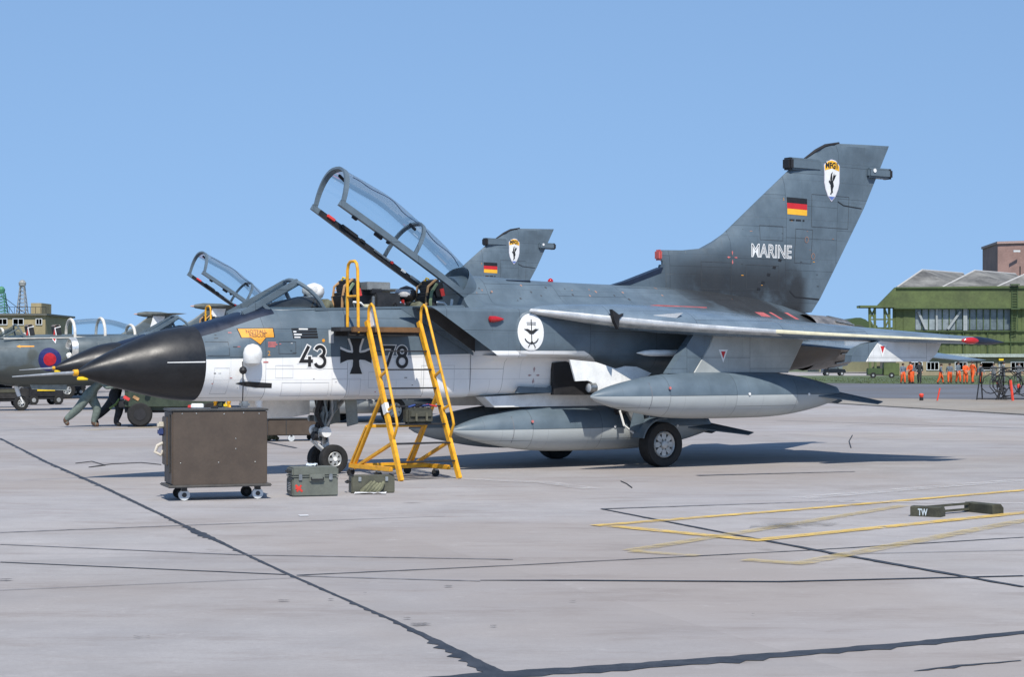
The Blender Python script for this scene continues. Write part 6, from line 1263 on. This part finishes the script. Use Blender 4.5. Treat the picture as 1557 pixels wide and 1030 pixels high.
# right hangar
Y1 = 290; hg = thing('hangar', (*at(1440, 560, Y1)[:2], 0), 0, 'large green corrugated hangar with long window band and grey ridged roofs', 'hangar')
def corr(u0, u1, v0, v1, y_, pitch=1.25, dp=.10):
    a = at(u0, v0, y_); b = at(u1, v1, y_); n = int((b[0] - a[0]) / pitch); vs, fs = [], []
    xs = []
    for i in range(n):
        x = a[0] + i * pitch; xs += [(x, 0), (x + pitch * .3, 0), (x + pitch * .45, -dp), (x + pitch * .85, -dp)]
    xs.append((b[0], 0)); k = len(xs); vs = [(x, y_ + d_, b[2]) for x, d_ in xs] + [(x, y_ + d_, a[2]) for x, d_ in xs]
    return MB().add(vs, [(i, i + 1, k + i + 1, k + i) for i in range(k - 1)])
kid(hg, corr(1357, 1391.5, 469, 566, Y1), 'cladding_panel', hgreen, smooth=0); kid(hg, corr(1391.5, 1537, 503, 566, Y1), 'cladding_panel', hgreen, smooth=0); kid(hg, corr(1537, 1700, 469, 566, Y1), 'cladding_panel', hgreen, smooth=0)
fa = MB(); P_ = [at(u, v, Y1 - .8) for u, v in ((1331, 469), (1362, 437), (1700, 433), (1700, 469))]; fa.prism([(p[0], p[2]) for p in P_], lambda a, b, h: (a, h, b), Y1 - .8, Y1 + .4); kid(hg, fa, 'fascia', hgreen)
inn = MB(); boxb(inn, 1391, 1538, 468, 505, Y1 + .6, .3); kid(hg, inn, 'window_backing', mat('hangar interior', (.05, .055, .055), .8))
for i in range(14):
    u0 = lerp(1391.5, 1537, i / 14); u1 = lerp(1391.5, 1537, (i + 1) / 14); kid(hg, boxb(MB(), u0 + .6, u1 - .6, 470.5, 502, Y1 + .15, .06), 'pane', mat('hangar glazing', (.13, .165, .175), .22, var=.3, scale=.25) if i not in (0, 1, 2, 3, 4, 5) else mat('hangar glazing pale', (.24, .28, .29), .25, var=.25, scale=.25)); kid(hg, boxb(MB(), u1 - .6, u1 + .6, 470, 503, Y1 - .05, .3), 'mullion', hgreend)
br_ = MB()
for p, q in (((1396, 474), (1408, 501)), ((1460, 474), (1441, 501))): br_.bar(at(*p, Y1 - .15), at(*q, Y1 - .15), .35, .35)
for u in (1424, 1466, 1469): br_.bar(at(u, 470, Y1 - .15), at(u, 503, Y1 - .15), .3, .3)
kid(hg, br_, 'bracing', mat('brace grey', (.30, .33, .33), .6))
for k, (u0, u1, up_, vp) in enumerate(((1364, 1436, 1402, 411), (1433, 1520, 1482, 412), (1515, 1640, 1575, 410))):   # grey ridged roofs behind the fascia
    a, b, c = at(u0, 437, Y1 + 1), at(u1 + 22, 436, Y1 + 1), at(up_, vp, Y1 + 14); c2 = at(up_ + 62, vp + 5, Y1 + 40); d0 = at(u0 + 12, 440, Y1 + 60); d1 = at(u1 + 70, 440, Y1 + 60)
    m_ = MB().add([a, b, c, d0, d1, c2], [(0, 1, 5, 2), (0, 2, 3), (2, 5, 4, 3), (1, 4, 5)]); o = kid(hg, m_, 'roof', roofg, smooth=0)
    rp = MB(); rp.tube([a, c, c2], .18, 6); kid(hg, rp, 'ridge', mat('ridge pale', (.45, .44, .42), .8), sub=o)
for v in (437.5, 468.5, 503.5, 520): kid(hg, boxb(MB(), 1358 if v > 440 else 1363, 1700, v, v + 1.3, Y1 - 1.1 if v < 480 else Y1 - .4, .4), 'girt', hgreend)
for u in (1392, 1428, 1465, 1502, 1537, 1575): kid(hg, boxb(MB(), u - .6, u + .6, 504, 566, Y1 - .3, .3), 'door_edge', hgreend)
gt = MB()
for u in (1322, 1330, 1345, 1352): gt.bar(at(u, 469, Y1 - 2), at(u + 1, 566, Y1 - 2), .35, .35)
for p, q in (((1322, 470), (1330, 486)), ((1330, 470), (1322, 486)), ((1322, 486), (1330, 500)), ((1345, 470), (1352, 486)), ((1352, 486), (1345, 500)), ((1303, 468), (1357, 468)), ((1322, 486), (1357, 486)), ((1322, 500), (1357, 500))): gt.bar(at(*p, Y1 - 2), at(*q, Y1 - 2), .22, .22)
gt.box(((at(1303, 467, Y1)[0] + at(1357, 467, Y1)[0]) / 2, Y1 - 1.5, at(1330, 467, Y1)[2]), (5.8, 3, .3)); kid(hg, gt, 'door_gantry', hgreen)
lt = MB()
for u in (1538.5, 1547): lt.bar(at(u, 433, Y1 - .9), at(u, 503, Y1 - .9), .12, .12)
for v in range(434, 503, 4): lt.bar(at(1538.5, v, Y1 - .9), at(1547, v, Y1 - .9), .1, .1)
for v in (433, 470): lt.box(at(1543, v, Y1 - 1.2), (1.4, .8, .2))
kid(hg, lt, 'access_ladder', hgreend)
# brick tower block behind the hangar
Y2 = 380; bk = thing('brick_block', (*at(1540, 560, Y2)[:2], 0), 0, 'plain pinkish brick block rising behind the hangar roof', 'building'); brick = mat('pink brick', (.33, .21, .18), .9, var=.14, scale=.35)
t_ = brick.node_tree; bt = N(t_, 'ShaderNodeTexBrick'); bt.inputs['Scale'].default_value = 1.0; bt.inputs['Brick Width'].default_value = .9; bt.inputs['Row Height'].default_value = .35; bt.inputs['Mortar Size'].default_value = .03
a, b = at(1517, 371, Y2), at(1700, 560, Y2); l_ = at(1494, 371, Y2 + 18)
m_ = MB().prism([(a[0], Y2), (b[0], Y2 - 12), (b[0] + 10, Y2 + 30), (l_[0], Y2 + 18)], lambda p, q, h: (p, q, h), 0, a[2]); kid(bk, m_, 'wall', brick)
kid(bk, MB().prism([(a[0] - .2, Y2 - .3), (b[0], Y2 - 12.3), (b[0] + 10, Y2 + 30), (l_[0] - .3, Y2 + 18)], lambda p, q, h: (p, q, h), a[2], a[2] + .5), 'coping', mat('coping pink', (.42, .3, .27), .8))
p = at(1546, 382, Y2 - 3.2); kid(bk, MB().box(p, (1.4, .3, .4)), 'wall_lamp', pale_tr)
kid(bk, MB().tube([at(1551, 405, Y2 - 20), at(1551, 440, Y2 - 20)], .12, 5), 'aerial', dark)
# low tan workshop in front of the hangar
Y3 = 235; lo = thing('workshop', (*at(1480, 560, Y3)[:2], 0), 0, 'low tan workshop with pale flat roof edge and dark windows before the hangar', 'building')
kid(lo, boxb(MB(), 1362, 1700, 543, 571.5, Y3, 10), 'wall', tan2); kid(lo, boxb(MB(), 1412, 1700, 538.5, 543.5, Y3 - .6, 12), 'roof', mat('roof edge pale', (.36, .41, .37), .6))
for k_, (u0, u1, v0, v1, m_) in enumerate(((1385, 1402, 551, 563, wind), (1409, 1427, 551, 563, wind), (1452, 1470, 551, 563, wind), (1492, 1510, 551, 563, pale_tr), (1537, 1557, 551, 564, wind), (1519, 1527, 550, 571, wind), (1570, 1590, 551, 564, wind))): window_k(lo, u0, u1, v0, v1, Y3, m_, 3 if m_ is wind else 1)
kid(lo, boxb(MB(), 1485, 1486.5, 543, 571, Y3 - .2, .2), 'downpipe', dark); kid(lo, MB().box(at(1522, 547, Y3 - .3), (.6, .3, .3)), 'wall_lamp', MATS['yellow tag'])
# khaki annex behind the tail
Y4 = 300; an = thing('annex', (*at(1340, 560, Y4)[:2], 0), 0, 'plain khaki annex building seen under the wing beyond the tail', 'building'); kid(an, boxb(MB(), 1246, 1356, 500, 566, Y4, 12), 'wall', mat('khaki wall', (.20, .20, .12), .85, var=.12, scale=.25)); kid(an, boxb(MB(), 1244, 1358, 498, 500.5, Y4 - .3, 12.6), 'coping', hgreend)
for u0, u1 in ((1251, 1262), (1264, 1272), (1275, 1281)): kid(an, boxb(MB(), u0, u1, 549, 564, Y4 - .15, .1), 'door', mat('annex door', (.16, .2, .2), .6))
# domed shelters and far trees
for u, w_, v, y_, lab in ((1305, 36, 483, 420, 'dark green domed aircraft shelter beyond the hangar gantry'), (1250, 40, 484, 440, 'dark green domed aircraft shelter partly hidden by the tail fin')):
    c = at(u, 560, y_); H = CAMH + (HORZ - v) * y_ / FPX; wr = w_ / FPX * y_; s_ = thing('aircraft_shelter', (c[0], y_, 0), 0, lab, 'shelter', 'domed shelters')
    ring = lambda yy, k: [(wr * k * math.cos(R(a)), yy, max(0, H * k * math.sin(R(a)) ** .8)) for a in range(0, 181, 12)]
    MB().loft([ring(0, 1), ring(30, 1)]).build('shell', hgreend, s_); MB().loft([ring(-.1, .86), ring(-.4, .84)]).build('door', mat('shelter door', (.04, .05, .035), .7), s_)
leafm = mat('far foliage', (.03, .05, .022), .9, var=.4, scale=.6)
def far_tree(u, v, y_, wd, seed, lab):
    rr = random.Random(seed); c = at(u, 560, y_); H = CAMH + (HORZ - v) * y_ / FPX; r_ = thing('far_tree', (c[0], y_, 0), 0, lab, 'tree', 'far trees')
    MB().tube([(0, 0, 0), (.2, 0, H * .4), (0, .2, H * .75)], [.4, .3, .1], 7).build('trunk', mat('bark', (.08, .06, .04), .9), r_); lf = MB()
    for k in range(700):
        a, e_, q = rr.uniform(0, 6.28), rr.uniform(-1, 1), rr.random() ** .4; p = Vector((wd * q * math.cos(a) * math.sqrt(1 - e_ * e_), wd * q * math.sin(a) * math.sqrt(1 - e_ * e_), H * .62 + H * .37 * e_ * q)); s_ = rr.uniform(.3, .7)
        n1 = Vector((rr.uniform(-1, 1), rr.uniform(-1, 1), rr.uniform(-1, 1))).normalized(); n2 = n1.orthogonal().normalized(); lf.add([p + n1 * s_, p + n2 * s_ * .7, p - n1 * s_, p - n2 * s_ * .7], [(0, 1, 2, 3)])
    lf.build('crown', leafm, r_, smooth=0, normals=False)
for k, (u, v, wd) in enumerate(((1272, 486, 5), (1284, 491, 4), (1325, 492, 4), (-20, 500, 6), (1240, 490, 5))): far_tree(u, v, 470, wd, k, ('dark far tree left of the domed shelter', 'low dark far tree between the domed shelters', 'low dark far tree beside the hangar gantry', 'dark far tree at the left picture edge', 'dark far tree behind the tail of the foremost jet')[k])
